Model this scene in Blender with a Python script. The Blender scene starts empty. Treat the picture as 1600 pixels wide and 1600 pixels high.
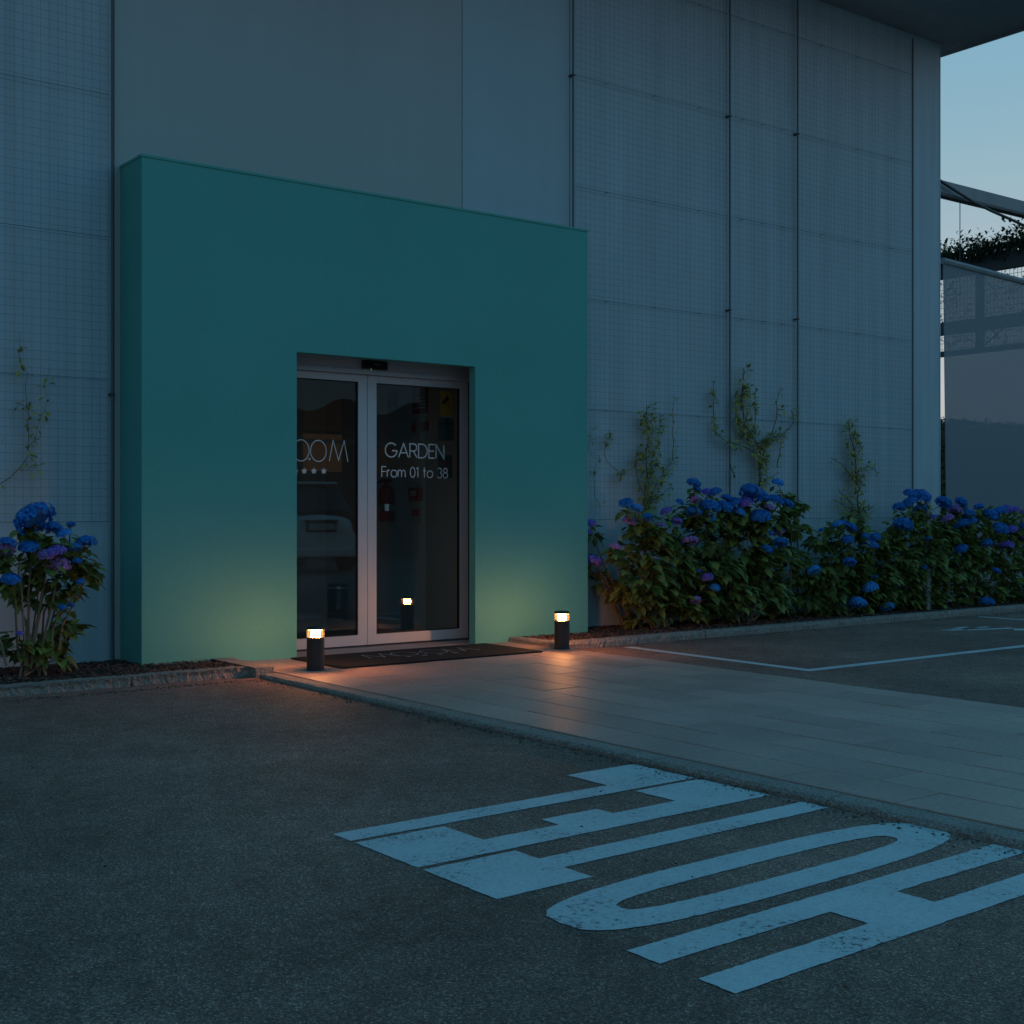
import bpy, math, random
from mathutils import Vector, Matrix, noise
random.seed(11)
S = bpy.context.scene
COL = S.collection
PI = math.pi
# ------------------------------------------------------------------ camera, sky, exposure
FOC, HC = 2046.0, 1.12                     # focal length in px of the 1600 px photograph, eye height
YAW = math.atan2(2700, 2046)
FX, FY = math.cos(YAW), math.sin(YAW)
cam_d = bpy.data.cameras.new('camera'); cam = bpy.data.objects.new('camera', cam_d); COL.objects.link(cam)
cam.location = (0, 0, HC); cam.rotation_euler = (PI/2, 0, -math.atan2(FX, FY))
cam_d.sensor_width = 36; cam_d.lens = 36*FOC/1600; cam_d.clip_start = .05; cam_d.clip_end = 600
S.camera = cam
W = bpy.data.worlds.new('World'); S.world = W; W.use_nodes = True
wn = W.node_tree; wn.nodes.clear()
SUN_AZ = 60.0                              # degrees clockwise from +Y: the afterglow sits low on the right, behind the building
sky = wn.nodes.new('ShaderNodeTexSky'); sky.sky_type = 'NISHITA'; sky.sun_disc = False
sky.sun_elevation = math.radians(-1.0); sky.sun_rotation = math.radians(SUN_AZ)
tc = wn.nodes.new('ShaderNodeTexCoord'); sp = wn.nodes.new('ShaderNodeSeparateXYZ'); rp = wn.nodes.new('ShaderNodeValToRGB')
wn.links.new(tc.outputs['Generated'], sp.inputs[0]); wn.links.new(sp.outputs['Z'], rp.inputs[0])
els = rp.color_ramp.elements
stops = [(0.0, (.34, .33, .33)), (.09, (.37, .38, .39)), (.26, (.20, .33, .40)), (.5, (.075, .28, .45)), (1.0, (.033, .22, .41))]
els[0].position = 0; els[0].color = (*stops[0][1], 1); els[1].position = 1; els[1].color = (*stops[-1][1], 1)
for p, c in stops[1:-1]:
    e = els.new(p); e.color = (*c, 1)
sc1 = wn.nodes.new('ShaderNodeVectorMath'); sc1.operation = 'SCALE'; sc1.inputs['Scale'].default_value = 10.0
sc2 = wn.nodes.new('ShaderNodeVectorMath'); sc2.operation = 'MULTIPLY'; sc2.inputs[1].default_value = (.2, .3, .35)
ad = wn.nodes.new('ShaderNodeVectorMath'); ad.operation = 'ADD'
bg = wn.nodes.new('ShaderNodeBackground'); wo = wn.nodes.new('ShaderNodeOutputWorld'); bg.inputs[1].default_value = .1
dt = wn.nodes.new('ShaderNodeVectorMath'); dt.operation = 'DOT_PRODUCT'; dt.inputs[1].default_value = (math.sin(math.radians(SUN_AZ)), math.cos(math.radians(SUN_AZ)), 0)
h1 = wn.nodes.new('ShaderNodeMath'); h1.operation = 'MULTIPLY_ADD'; h1.inputs[1].default_value = .5; h1.inputs[2].default_value = .5
h2 = wn.nodes.new('ShaderNodeMath'); h2.operation = 'POWER'; h2.inputs[1].default_value = 2
h3 = wn.nodes.new('ShaderNodeMath'); h3.operation = 'MULTIPLY_ADD'; h3.inputs[1].default_value = 9.0; h3.inputs[2].default_value = 4.5
wn.links.new(tc.outputs['Generated'], dt.inputs[0]); wn.links.new(dt.outputs['Value'], h1.inputs[0]); wn.links.new(h1.outputs[0], h2.inputs[0])
wn.links.new(h2.outputs[0], h3.inputs[0]); wn.links.new(h3.outputs[0], sc1.inputs['Scale'])
wn.links.new(rp.outputs[0], sc1.inputs[0]); wn.links.new(sky.outputs[0], sc2.inputs[0])
wn.links.new(sc1.outputs[0], ad.inputs[0]); wn.links.new(sc2.outputs[0], ad.inputs[1])
# extra blue added to the sky half facing the facade, to brighten the wall
fy = wn.nodes.new('ShaderNodeMath'); fy.operation = 'MULTIPLY_ADD'; fy.inputs[1].default_value = -.5; fy.inputs[2].default_value = .5
wn.links.new(sp.outputs['Y'], fy.inputs[0])
fp = wn.nodes.new('ShaderNodeMath'); fp.operation = 'POWER'; fp.inputs[1].default_value = 4; wn.links.new(fy.outputs[0], fp.inputs[0])
fs = wn.nodes.new('ShaderNodeVectorMath'); fs.operation = 'SCALE'; fs.inputs[0].default_value = (.10, 1.15, 2.1); wn.links.new(fp.outputs[0], fs.inputs['Scale'])
a2 = wn.nodes.new('ShaderNodeVectorMath'); a2.operation = 'ADD'; wn.links.new(ad.outputs[0], a2.inputs[0]); wn.links.new(fs.outputs[0], a2.inputs[1])
wn.links.new(a2.outputs[0], bg.inputs[0]); wn.links.new(bg.outputs[0], wo.inputs[0])
S.view_settings.view_transform = 'Standard'; S.view_settings.look = 'None'
S.view_settings.exposure = 0.0; S.view_settings.gamma = 1
S.cycles.use_denoising = True
S.cycles.max_bounces = 8; S.cycles.transparent_max_bounces = 16
S.cycles.sample_clamp_indirect = 4
# ------------------------------------------------------------------ pixel -> place
def ray(px):
    u = (px-800)/FOC; return FX+FY*u, FY-FX*u
def onG(px, py, z=0.0):
    d = FOC*(HC-z)/(py-800); rx, ry = ray(px); return rx*d, ry*d
def onY(px, py, Y):
    rx, ry = ray(px); d = Y/ry; return rx*d, HC-(py-800)/FOC*d
def onX(px, py, X):
    rx, ry = ray(px); d = X/rx; return ry*d, HC-(py-800)/FOC*d
def depth(X, Y): return FX*X+FY*Y
# ------------------------------------------------------------------ materials
def nmat(name):
    m = bpy.data.materials.new(name); m.use_nodes = True
    nt = m.node_tree; return m, nt, nt.nodes['Principled BSDF'], nt.nodes['Material Output']
def mat(name, col, rough=.7, var=.12, vs=3, bump=0, bs=60, metal=0, spec=.5, var2=0, vs2=80, streak=0, island=0, transl=0, rvar=0):
    m, nt, b, out = nmat(name); N = nt.nodes.new; L = nt.links.new
    b.inputs['Roughness'].default_value = rough; b.inputs['Metallic'].default_value = metal
    b.inputs['Specular IOR Level'].default_value = spec
    t = N('ShaderNodeTexCoord')
    fac = None
    def addf(sock, amt):
        nonlocal fac
        mr = N('ShaderNodeMapRange'); mr.inputs[1].default_value = .25; mr.inputs[2].default_value = .75
        mr.inputs[3].default_value = 1-amt; mr.inputs[4].default_value = 1+amt; L(sock, mr.inputs[0])
        if fac is None: fac = mr.outputs[0]
        else:
            mm = N('ShaderNodeMath'); mm.operation = 'MULTIPLY'; L(fac, mm.inputs[0]); L(mr.outputs[0], mm.inputs[1]); fac = mm.outputs[0]
    n1 = N('ShaderNodeTexNoise'); n1.inputs['Scale'].default_value = vs; n1.inputs['Detail'].default_value = 5; L(t.outputs['Object'], n1.inputs[0])
    addf(n1.outputs[0], var)
    if var2:
        n2 = N('ShaderNodeTexNoise'); n2.inputs['Scale'].default_value = vs2; n2.inputs['Detail'].default_value = 2; L(t.outputs['Object'], n2.inputs[0]); addf(n2.outputs[0], var2)
    if streak:
        mp = N('ShaderNodeMapping'); mp.inputs['Scale'].default_value = (5, 5, .22); L(t.outputs['Object'], mp.inputs[0])
        n3 = N('ShaderNodeTexNoise'); n3.inputs['Scale'].default_value = 1.4; n3.inputs['Detail'].default_value = 4; L(mp.outputs[0], n3.inputs[0]); addf(n3.outputs[0], streak)
    if island:
        g = N('ShaderNodeNewGeometry'); addf(g.outputs['Random Per Island'], island)
    sc = N('ShaderNodeVectorMath'); sc.operation = 'SCALE'; sc.inputs[0].default_value = col; L(fac, sc.inputs['Scale'])
    L(sc.outputs[0], b.inputs['Base Color'])
    if rvar:
        mr = N('ShaderNodeMapRange'); mr.inputs[3].default_value = rough-rvar; mr.inputs[4].default_value = rough+rvar; L(n1.outputs[0], mr.inputs[0]); L(mr.outputs[0], b.inputs['Roughness'])
    if bump:
        nb = N('ShaderNodeTexNoise'); nb.inputs['Scale'].default_value = bs; nb.inputs['Detail'].default_value = 4; L(t.outputs['Object'], nb.inputs[0])
        bp = N('ShaderNodeBump'); bp.inputs['Strength'].default_value = 1; bp.inputs['Distance'].default_value = bump
        L(nb.outputs[0], bp.inputs['Height']); L(bp.outputs[0], b.inputs['Normal'])
    if transl:
        tr = N('ShaderNodeBsdfTranslucent'); L(sc.outputs[0], tr.inputs[0]); mx = N('ShaderNodeMixShader'); mx.inputs[0].default_value = transl
        L(b.outputs[0], mx.inputs[1]); L(tr.outputs[0], mx.inputs[2]); L(mx.outputs[0], out.inputs[0])
    return m
def emis(name, col, st):
    m, nt, b, out = nmat(name); e = nt.nodes.new('ShaderNodeEmission'); e.inputs[0].default_value = (*col, 1); e.inputs[1].default_value = st
    nt.links.new(e.outputs[0], out.inputs[0]); return m
def glass(name, tint, base=.05, dif=0, difcol=(.8, .8, .8), rough=0.0):
    m, nt, b, out = nmat(name); N = nt.nodes.new; L = nt.links.new
    lw = N('ShaderNodeLayerWeight'); pw = N('ShaderNodeMath'); pw.operation = 'POWER'; pw.inputs[1].default_value = 5; lw.inputs[0].default_value = .5
    L(lw.outputs['Facing'], pw.inputs[0])
    ma = N('ShaderNodeMath'); ma.operation = 'MULTIPLY_ADD'; ma.inputs[1].default_value = 1-base; ma.inputs[2].default_value = base; L(pw.outputs[0], ma.inputs[0])
    tr = N('ShaderNodeBsdfTransparent'); tr.inputs[0].default_value = (*tint, 1)
    gl = N('ShaderNodeBsdfGlossy'); gl.inputs['Roughness'].default_value = rough
    mx = N('ShaderNodeMixShader'); L(ma.outputs[0], mx.inputs[0]); L(tr.outputs[0], mx.inputs[1]); L(gl.outputs[0], mx.inputs[2]); last = mx
    if dif:
        d = N('ShaderNodeBsdfDiffuse'); d.inputs[0].default_value = (*difcol, 1); t2 = N('ShaderNodeBsdfTranslucent'); t2.inputs[0].default_value = (*difcol, 1)
        a = N('ShaderNodeMixShader'); L(d.outputs[0], a.inputs[1]); L(t2.outputs[0], a.inputs[2])
        m2 = N('ShaderNodeMixShader'); m2.inputs[0].default_value = dif; L(mx.outputs[0], m2.inputs[1]); L(a.outputs[0], m2.inputs[2]); last = m2
    L(last.outputs[0], out.inputs[0]); return m

def asphalt_mat():
    m, nt, b, out = nmat('asphalt'); N = nt.nodes.new; L = nt.links.new
    t = N('ShaderNodeTexCoord')
    vo = N('ShaderNodeTexVoronoi'); vo.inputs['Scale'].default_value = 190; L(t.outputs['Object'], vo.inputs['Vector'])
    sv = N('ShaderNodeSeparateColor'); L(vo.outputs['Color'], sv.inputs[0])
    cr = N('ShaderNodeValToRGB'); L(sv.outputs[0], cr.inputs[0])
    e = cr.color_ramp.elements; e[0].color = (.12, .07, .054, 1); e[1].color = (.56, .36, .28, 1)
    for p, c in ((.5, (.215, .12, .092)), (.8, (.30, .17, .13)), (.93, (.38, .23, .18))):
        q = e.new(p); q.color = (*c, 1)
    n = N('ShaderNodeTexNoise'); n.inputs['Scale'].default_value = .55; n.inputs['Detail'].default_value = 7; n.inputs['Roughness'].default_value = .62; L(t.outputs['Object'], n.inputs[0])
    mr = N('ShaderNodeMapRange'); mr.inputs[1].default_value = .3; mr.inputs[2].default_value = .7; mr.inputs[3].default_value = .76; mr.inputs[4].default_value = 1.75; L(n.outputs[0], mr.inputs[0])
    n2 = N('ShaderNodeTexNoise'); n2.inputs['Scale'].default_value = 9; n2.inputs['Detail'].default_value = 5; L(t.outputs['Object'], n2.inputs[0])
    mr2 = N('ShaderNodeMapRange'); mr2.inputs[1].default_value = .3; mr2.inputs[2].default_value = .7; mr2.inputs[3].default_value = .85; mr2.inputs[4].default_value = 1.15; L(n2.outputs[0], mr2.inputs[0])
    mm = N('ShaderNodeMath'); mm.operation = 'MULTIPLY'; L(mr.outputs[0], mm.inputs[0]); L(mr2.outputs[0], mm.inputs[1])
    sc = N('ShaderNodeVectorMath'); sc.operation = 'SCALE'; L(cr.outputs[0], sc.inputs[0]); L(mm.outputs[0], sc.inputs['Scale']); L(sc.outputs[0], b.inputs['Base Color'])
    b.inputs['Roughness'].default_value = .8; b.inputs['Specular IOR Level'].default_value = .3
    bp = N('ShaderNodeBump'); bp.inputs['Distance'].default_value = .003; bp.inputs['Strength'].default_value = .7; L(vo.outputs['Distance'], bp.inputs['Height']); L(bp.outputs[0], b.inputs['Normal'])
    return m
def paint_mat():
    m, nt, b, out = nmat('worn_road_paint'); N = nt.nodes.new; L = nt.links.new
    t = N('ShaderNodeTexCoord')
    n = N('ShaderNodeTexNoise'); n.inputs['Scale'].default_value = 60; n.inputs['Detail'].default_value = 6; n.inputs['Roughness'].default_value = .75; L(t.outputs['Object'], n.inputs[0])
    n2 = N('ShaderNodeTexNoise'); n2.inputs['Scale'].default_value = 3; n2.inputs['Detail'].default_value = 4; L(t.outputs['Object'], n2.inputs[0])
    ad = N('ShaderNodeMath'); ad.operation = 'MULTIPLY_ADD'; ad.inputs[1].default_value = .45; L(n2.outputs[0], ad.inputs[0]); L(n.outputs[0], ad.inputs[2])
    cr = N('ShaderNodeValToRGB'); L(ad.outputs[0], cr.inputs[0]); e = cr.color_ramp.elements
    e[0].position = .55; e[0].color = (.12, .11, .1, 1); e[1].position = .62; e[1].color = (.62, .62, .62, 1); q = e.new(.85); q.color = (.76, .76, .76, 1)
    L(cr.outputs[0], b.inputs['Base Color']); b.inputs['Roughness'].default_value = .7
    vo = N('ShaderNodeTexVoronoi'); vo.inputs['Scale'].default_value = 85; L(t.outputs['Object'], vo.inputs['Vector'])
    bp = N('ShaderNodeBump'); bp.inputs['Distance'].default_value = .003; bp.inputs['Strength'].default_value = .5; L(vo.outputs['Distance'], bp.inputs['Height']); L(bp.outputs[0], b.inputs['Normal'])
    return m
M = {}
M['asphalt'] = asphalt_mat(); M['paint'] = paint_mat()
M['paving'] = mat('stone_slab', (.60, .385, .315), .56, .14, 1.6, .0014, 45, island=.08, var2=.12, vs2=35, rvar=.16, spec=.26)
M['joint'] = mat('joint_sand', (.05, .045, .04), .9, .2, 20)
M['granite'] = mat('granite', (.36, .29, .25), .8, .15, 8, .012, 55, var2=.5, vs2=110)
M['soil'] = mat('soil', (.05, .032, .026), .95, .4, 12, .02, 30)
M['chip'] = mat('bark_chip', (.12, .062, .045), .9, .3, 5, island=.55)
M['wall'] = mat('painted_concrete', (.53, .60, .65), .75, .06, .8, .0005, 40, streak=.11)
M['wallp'] = mat('pale_panel', (.50, .51, .50), .7, .05, .6, streak=.03)  # above the door this greyer tint stands in for different light on the wall
M['wallq'] = mat('cool_panel', (.48, .56, .60), .7, .05, .6, streak=.03)  # bluer tint puts the cooler light right of the seam into the colour
M['dark'] = mat('dark_gap', (.03, .03, .03), .8)
M['roof'] = mat('roof_metal', (.30, .31, .32), .5, .08, 2, streak=.1)
M['teal'] = mat('turquoise_render', (.125, .46, .41), .85, .06, .9, .0012, 130, var2=.03, vs2=30)
M['frame'] = mat('silver_aluminium', (.66, .68, .72), .42, .03, 3, metal=.15)
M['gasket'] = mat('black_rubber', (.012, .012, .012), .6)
M['blackpl'] = mat('black_plastic', (.01, .01, .011), .35)
M['red'] = mat('red_enamel', (.35, .02, .02), .35)
M['wire'] = mat('trellis_wire', (.13, .13, .13), .55, .1, 10, metal=.3)
M['rod'] = mat('grey_rod', (.14, .15, .16), .6, .1, 6)
M['steel'] = mat('dark_steel', (.08, .085, .09), .5, .1, 6, metal=.3)
M['glass'] = glass('door_glass', (.82, .87, .86), .095)
M['vinyl'] = mat('white_vinyl', (.85, .86, .86), .6, .02)
M['bollard'] = mat('anthracite_powder_coat', (.035, .035, .037), .55, .06, 20)
M['acrylic'] = glass('clear_acrylic', (.98, .96, .92), .05, .006, (.9, .85, .75))
M['lamp'] = emis('warm_lamp', (1.0, .38, .12), 340)
M['glowring'] = emis('added_warm_ring', (1.0, .37, .12), 60)  # glowing ring added under the bollard cap to strengthen the floor pool
M['led'] = emis('green_led', (.3, 1, .2), .9)
M['mat'] = mat('rubber_doormat', (.011, .011, .012), .9, .15, 5, .003, 220, var2=.25, vs2=180)
M['matink'] = mat('grey_mat_print', (.36, .36, .36), .9, .2, 40)
M['stem'] = mat('woody_stem', (.26, .17, .11), .8, .2, 20, island=.3)
M['vstem'] = mat('vine_stem', (.16, .10, .07), .8, .2, 20)
M['leaf'] = mat('hydrangea_leaf', (.22, .25, .06), .5, .12, 6, island=.42, transl=.25)
M['vleaf'] = mat('vine_leaf', (.42, .38, .10), .5, .15, 8, island=.45, transl=.3)
M['dleaf'] = mat('dark_leaf', (.05, .07, .028), .6, .15, 3, island=.45, transl=.2)
M['blue'] = mat('blue_petal', (.02, .25, .72), .6, .08, 12, island=.3, transl=.2)
M['sky_blue'] = mat('pale_blue_petal', (.06, .42, .95), .6, .08, 12, island=.25, transl=.2)
M['violet'] = mat('violet_petal', (.30, .21, .78), .6, .1, 12, island=.28, transl=.2)
M['mauve'] = mat('mauve_petal', (.50, .28, .68), .6, .1, 12, island=.25, transl=.2)
M['screen'] = glass('woven_screen', (.55, .6, .65), .02, .62, (.52, .56, .60), .5)
M['plaster'] = mat('interior_plaster', (.62, .64, .66), .8, .05)
M['ifloor'] = mat('interior_tile', (.16, .15, .14), .35, .05)
M['ydark'] = mat('yellow_card', (.70, .27, .02), .6, .02)
M['paper'] = mat('paper', (.55, .55, .53), .7, .03)
M['dimpaper'] = mat('grey_paper', (.13, .13, .125), .7, .03)
M['ink'] = mat('print_ink', (.03, .03, .035), .7)
M['redink'] = mat('red_print', (.45, .05, .05), .6)
M['chrome'] = mat('chrome', (.7, .7, .7), .12, .02, metal=1)
M['carw'] = mat('white_car_paint', (.8, .8, .78), .25, .02)
M['carglass'] = mat('tinted_glass', (.012, .013, .014), .08)
M['tyre'] = mat('tyre_rubber', (.02, .02, .02), .85)
M['tail'] = mat('red_lamp_lens', (.35, .02, .015), .2)
M['awning'] = mat('pale_canvas', (.62, .62, .6), .85, .05, transl=.3)
M['facade'] = mat('grey_facade', (.14, .14, .14), .8, .08)
M['win'] = emis('lit_window', (1.0, .56, .26), .10)
M['dimwin'] = emis('dim_lit_window', (.9, .6, .35), .022)
# ------------------------------------------------------------------ mesh helpers
class MB:
    def __init__(s): s.v = []; s.f = []
    def add(s, vs, fs):
        k = len(s.v); s.v += [tuple(v) for v in vs]; s.f += [tuple(i+k for i in f) for f in fs]; return s
    def box(s, x0, x1, y0, y1, z0, z1):
        return s.add([(x0,y0,z0),(x1,y0,z0),(x1,y1,z0),(x0,y1,z0),(x0,y0,z1),(x1,y0,z1),(x1,y1,z1),(x0,y1,z1)],
              [(0,3,2,1),(4,5,6,7),(0,1,5,4),(1,2,6,5),(2,3,7,6),(3,0,4,7)])
    def bar(s, p, q, w, h=None):
        p = Vector(p); q = Vector(q); h = h or w; d = (q-p).normalized()
        a = d.cross(Vector((0,0,1)));
        if a.length < 1e-3: a = Vector((1,0,0))
        a.normalize(); b = a.cross(d); a *= w/2; b *= h/2
        return s.add([p-a-b,p+a-b,p+a+b,p-a+b,q-a-b,q+a-b,q+a+b,q-a+b],[(0,3,2,1),(4,5,6,7),(0,1,5,4),(1,2,6,5),(2,3,7,6),(3,0,4,7)])
    def tube(s, pts, r, n=6, cap=True):
        pts = [Vector(p) for p in pts]; rs = r if isinstance(r, (list, tuple)) else [r]*len(pts); k = len(s.v); prev = None
        for i, p in enumerate(pts):
            t = (pts[min(i+1, len(pts)-1)]-pts[max(i-1, 0)])
            if t.length < 1e-6: t = Vector((0,0,1))
            t.normalize()
            if prev is None:
                a = t.cross(Vector((0,0,1)) if abs(t.z) < .9 else Vector((1,0,0))).normalized()
            else:
                a = (prev - t*prev.dot(t)); a = a.normalized() if a.length > 1e-6 else t.orthogonal().normalized()
            prev = a; b = t.cross(a)
            for j in range(n):
                an = 2*PI*j/n; s.v.append(tuple(p+(a*math.cos(an)+b*math.sin(an))*rs[i]))
        for i in range(len(pts)-1):
            for j in range(n):
                s.f.append((k+i*n+j, k+i*n+(j+1)%n, k+(i+1)*n+(j+1)%n, k+(i+1)*n+j))
        if cap:
            s.f.append(tuple(k+j for j in reversed(range(n)))); s.f.append(tuple(k+(len(pts)-1)*n+j for j in range(n)))
        return s
    def lathe(s, prof, c=(0,0,0), n=32):
        k = len(s.v); m = len(prof)
        for r, z in prof:
            for j in range(n):
                a = 2*PI*j/n; s.v.append((c[0]+r*math.cos(a), c[1]+r*math.sin(a), c[2]+z))
        for i in range(m-1):
            for j in range(n): s.f.append((k+i*n+j, k+i*n+(j+1)%n, k+(i+1)*n+(j+1)%n, k+(i+1)*n+j))
        if prof[0][0] > 1e-5: s.f.append(tuple(k+j for j in reversed(range(n))))
        if prof[-1][0] > 1e-5: s.f.append(tuple(k+(m-1)*n+j for j in range(n)))
        return s
    def prism(s, poly, o, u, v, w):         # polygon (2-D) in plane o+u*x+v*y, extruded by w
        o, u, v, w = map(Vector, (o, u, v, w)); n = len(poly)
        A = [o+u*x+v*y for x, y in poly]; B = [a+w for a in A]
        return s.add(A+B, [tuple(reversed(range(n))), tuple(range(n, 2*n))]+[(i, (i+1)%n, n+(i+1)%n, n+i) for i in range(n)])
    def build(s, name, m, parent=None, smooth=False, bevel=0, origin=None):
        me = bpy.data.meshes.new(name)
        if origin is not None:
            ox, oy, oz = origin; s.v = [(x-ox, y-oy, z-oz) for x, y, z in s.v]
        me.from_pydata(s.v, [], s.f); me.materials.append(m); me.update()
        if smooth:
            for p in me.polygons: p.use_smooth = True
        o = bpy.data.objects.new(name, me); COL.objects.link(o)
        if origin is not None: o.location = origin
        if parent is not None: o.parent = parent
        if bevel:
            b = o.modifiers.new('bevel', 'BEVEL'); b.width = bevel; b.segments = 2; b.limit_method = 'ANGLE'
        if smooth == 2:
            e = o.modifiers.new('split', 'EDGE_SPLIT'); e.split_angle = math.radians(40)
        return o
def tag(o, label=None, cat=None, group=None, kind=None):
    if label: o['label'] = label
    if cat: o['category'] = cat
    if group: o['group'] = group
    if kind: o['kind'] = kind
    return o
def thing(name, label, cat, loc=(0,0,0), group=None):
    o = bpy.data.objects.new(name, None); COL.objects.link(o); o.location = loc; o.empty_display_size = .1
    return tag(o, label, cat, group)
def kid(mb, name, m, t, **k):               # part built in world coordinates, its origin at the thing's base
    L = t.location
    p = t
    mb.v = [(x-L[0], y-L[1], z-L[2]) for x, y, z in mb.v]
    return mb.build(name, m, p, **k)
# ------------------------------------------------------------------ lettering made of strokes
def arc(cx, cy, rx, ry, a0, a1, n=20):
    return [(cx+rx*math.cos(math.radians(a0+(a1-a0)*i/n)), cy+ry*math.sin(math.radians(a0+(a1-a0)*i/n))) for i in range(n+1)]
GL = {
 'G': (1.0, [arc(.5,.5,.5,.5,42,352,28)+[(.98,.46),(.56,.46)]]),
 'A': (.84, [[(0,0),(.42,1),(.84,0)], [(.14,.33),(.70,.33)]]),
 'R': (.62, [[(0,0),(0,1)]+arc(.34,.74,.25,.26,90,-90,12)+[(0,.48)], [(.3,.48),(.62,0)]]),
 'D': (.78, [[(0,0),(0,1)]+arc(.3,.5,.46,.5,90,-90,18)+[(0,0)]]),
 'E': (.5, [[(.5,1),(0,1),(0,0),(.5,0)], [(.02,.52),(.46,.52)]]),
 'N': (.7, [[(0,0),(0,1),(.7,0),(.7,1)]]),
 'F': (.48, [[(.48,1),(0,1),(0,0)], [(.02,.53),(.42,.53)]]),
 'r': (.3, [[(0,0),(0,.7)], arc(.28,.4,.26,.28,175,85,8)]),
 'o': (.68, [arc(.34,.34,.34,.34,0,360,24)]),
 'm': (.86, [[(0,0),(0,.7)], arc(.215,.46,.2,.22,180,0,10)+[(.415,0)], arc(.63,.46,.2,.22,180,0,10)+[(.83,0)]]),
 't': (.34, [[(.14,1),(.14,0)], [(0,.68),(.34,.68)]]),
 '0': (.56, [arc(.28,.5,.28,.5,0,360,24)]),
 '1': (.26, [[(.02,.86),(.2,.98),(.2,0)]]),
 '3': (.54, [arc(.26,.74,.22,.24,150,-90,14), arc(.26,.26,.26,.26,90,-155,14)]),
 '8': (.56, [arc(.28,.75,.21,.23,0,360,18), arc(.28,.27,.27,.27,0,360,20)]),
 'M': (1.0, [[(0,0),(.2,1),(.5,.06),(.8,1),(1.0,0)]]),
 'O': (.96, [arc(.48,.5,.48,.52,0,360,30)]),
 '.': (.10, [arc(.05,.03,.045,.045,0,360,10)]),
 ' ': (.3, []),
}
def ribbon(mb, pts, w, place):
    n = len(pts); closed = (abs(pts[0][0]-pts[-1][0])+abs(pts[0][1]-pts[-1][1])) < 1e-4
    P = [Vector(p) for p in pts]; A = []; B = []
    for i in range(n):
        if closed: a = P[i-1] if i else P[n-2]; c = P[i+1] if i < n-1 else P[1]
        else: a = P[max(i-1, 0)]; c = P[min(i+1, n-1)]
        d1 = (P[i]-a); d2 = (c-P[i]); d1 = d1.normalized() if d1.length > 0 else d2.normalized(); d2 = d2.normalized() if d2.length > 0 else d1
        t = (d1+d2); t = t.normalized() if t.length > 1e-3 else d1
        nn = Vector((-t.y, t.x)); k = max(.35, nn.dot(Vector((-d1.y, d1.x))))
        A.append(P[i]+nn*w/2/k); B.append(P[i]-nn*w/2/k)
    for i in range(n-1):
        if (P[i+1]-P[i]).length < 1e-6: continue
        mb.add([place(A[i]), place(B[i]), place(B[i+1]), place(A[i+1])], [(0,1,2,3)])
def text(mb, s, o, u, v, nrm, h, w, gap=.16, total=None):
    o, u, v, nrm = map(Vector, (o, u, v, nrm))
    wid = sum(GL[c][0] for c in s)+gap*(len(s)-1); kx = (total/(wid*h)) if total else 1
    x = 0; q = 0
    for c in s:
        for pl in GL[c][1]:
            q += 1
            ribbon(mb, pl, w/h, lambda p, x=x, q=q: o+u*((x+p.x)*h*kx)+v*(p.y*h)+nrm*(.0003*(q % 4)))
        x += GL[c][0]+gap
def star(mb, c, u, v, nrm, r):
    pts = []
    for i in range(10):
        a = PI/2+i*PI/5; rr = r if i % 2 == 0 else r*.45; pts.append((rr*math.cos(a), rr*math.sin(a)))
    mb.prism(pts, c, u, v, Vector(nrm)*.0006)
# ------------------------------------------------------------------ ground
AZ = -.03
g = MB(); g.add([(-120,-120,AZ),(160,-120,AZ),(160,160,AZ),(-120,160,AZ)], [(0,1,2,3)]); tag(g.build('car_park_asphalt', M['asphalt']), kind='structure')
PX0, PX1 = 4.22, 6.86
g = MB(); g.box(PX0-.01, PX1, -3, 9.62, AZ-.05, -.012); tag(g.build('path_bed', M['joint']), kind='structure')
g = MB(); random.seed(3)
x = PX0; col = 0
while x < PX1-.05:
    x1 = min(x+.2985, PX1)
    y = -3.0+(.3 if col % 2 else 0)+.13
    while y < 9.6:
        y1 = min(y+.6, 9.6); e = .0034
        zz = [random.uniform(-.0006, .0006)+random.uniform(-.0009, .0009) for _ in range(3)]
        a, b, c = random.uniform(-.005, .005), random.uniform(-.005, .005), random.uniform(-.0008, .0008)
        def zt(px, py): return c+a*(px-(x+x1)/2)+b*(py-(y+y1)/2)
        X0, X1, Y0, Y1 = x+e, x1-e, y+e, y1-e
        k = .002
        g.add([(X0,Y0,-.03),(X1,Y0,-.03),(X1,Y1,-.03),(X0,Y1,-.03),
               (X0,Y0,zt(X0,Y0)-k),(X1,Y0,zt(X1,Y0)-k),(X1,Y1,zt(X1,Y1)-k),(X0,Y1,zt(X0,Y1)-k),
               (X0+k,Y0+k,zt(X0,Y0)),(X1-k,Y0+k,zt(X1,Y0)),(X1-k,Y1-k,zt(X1,Y1)),(X0+k,Y1-k,zt(X0,Y1))],
              [(0,1,5,4),(1,2,6,5),(2,3,7,6),(3,0,4,7),(4,5,9,8),(5,6,10,9),(6,7,11,10),(7,4,8,11),(8,9,10,11)])
        y += .6
    x += .3; col += 1
tag(g.build('path_paving', M['paving']), kind='structure')
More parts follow.
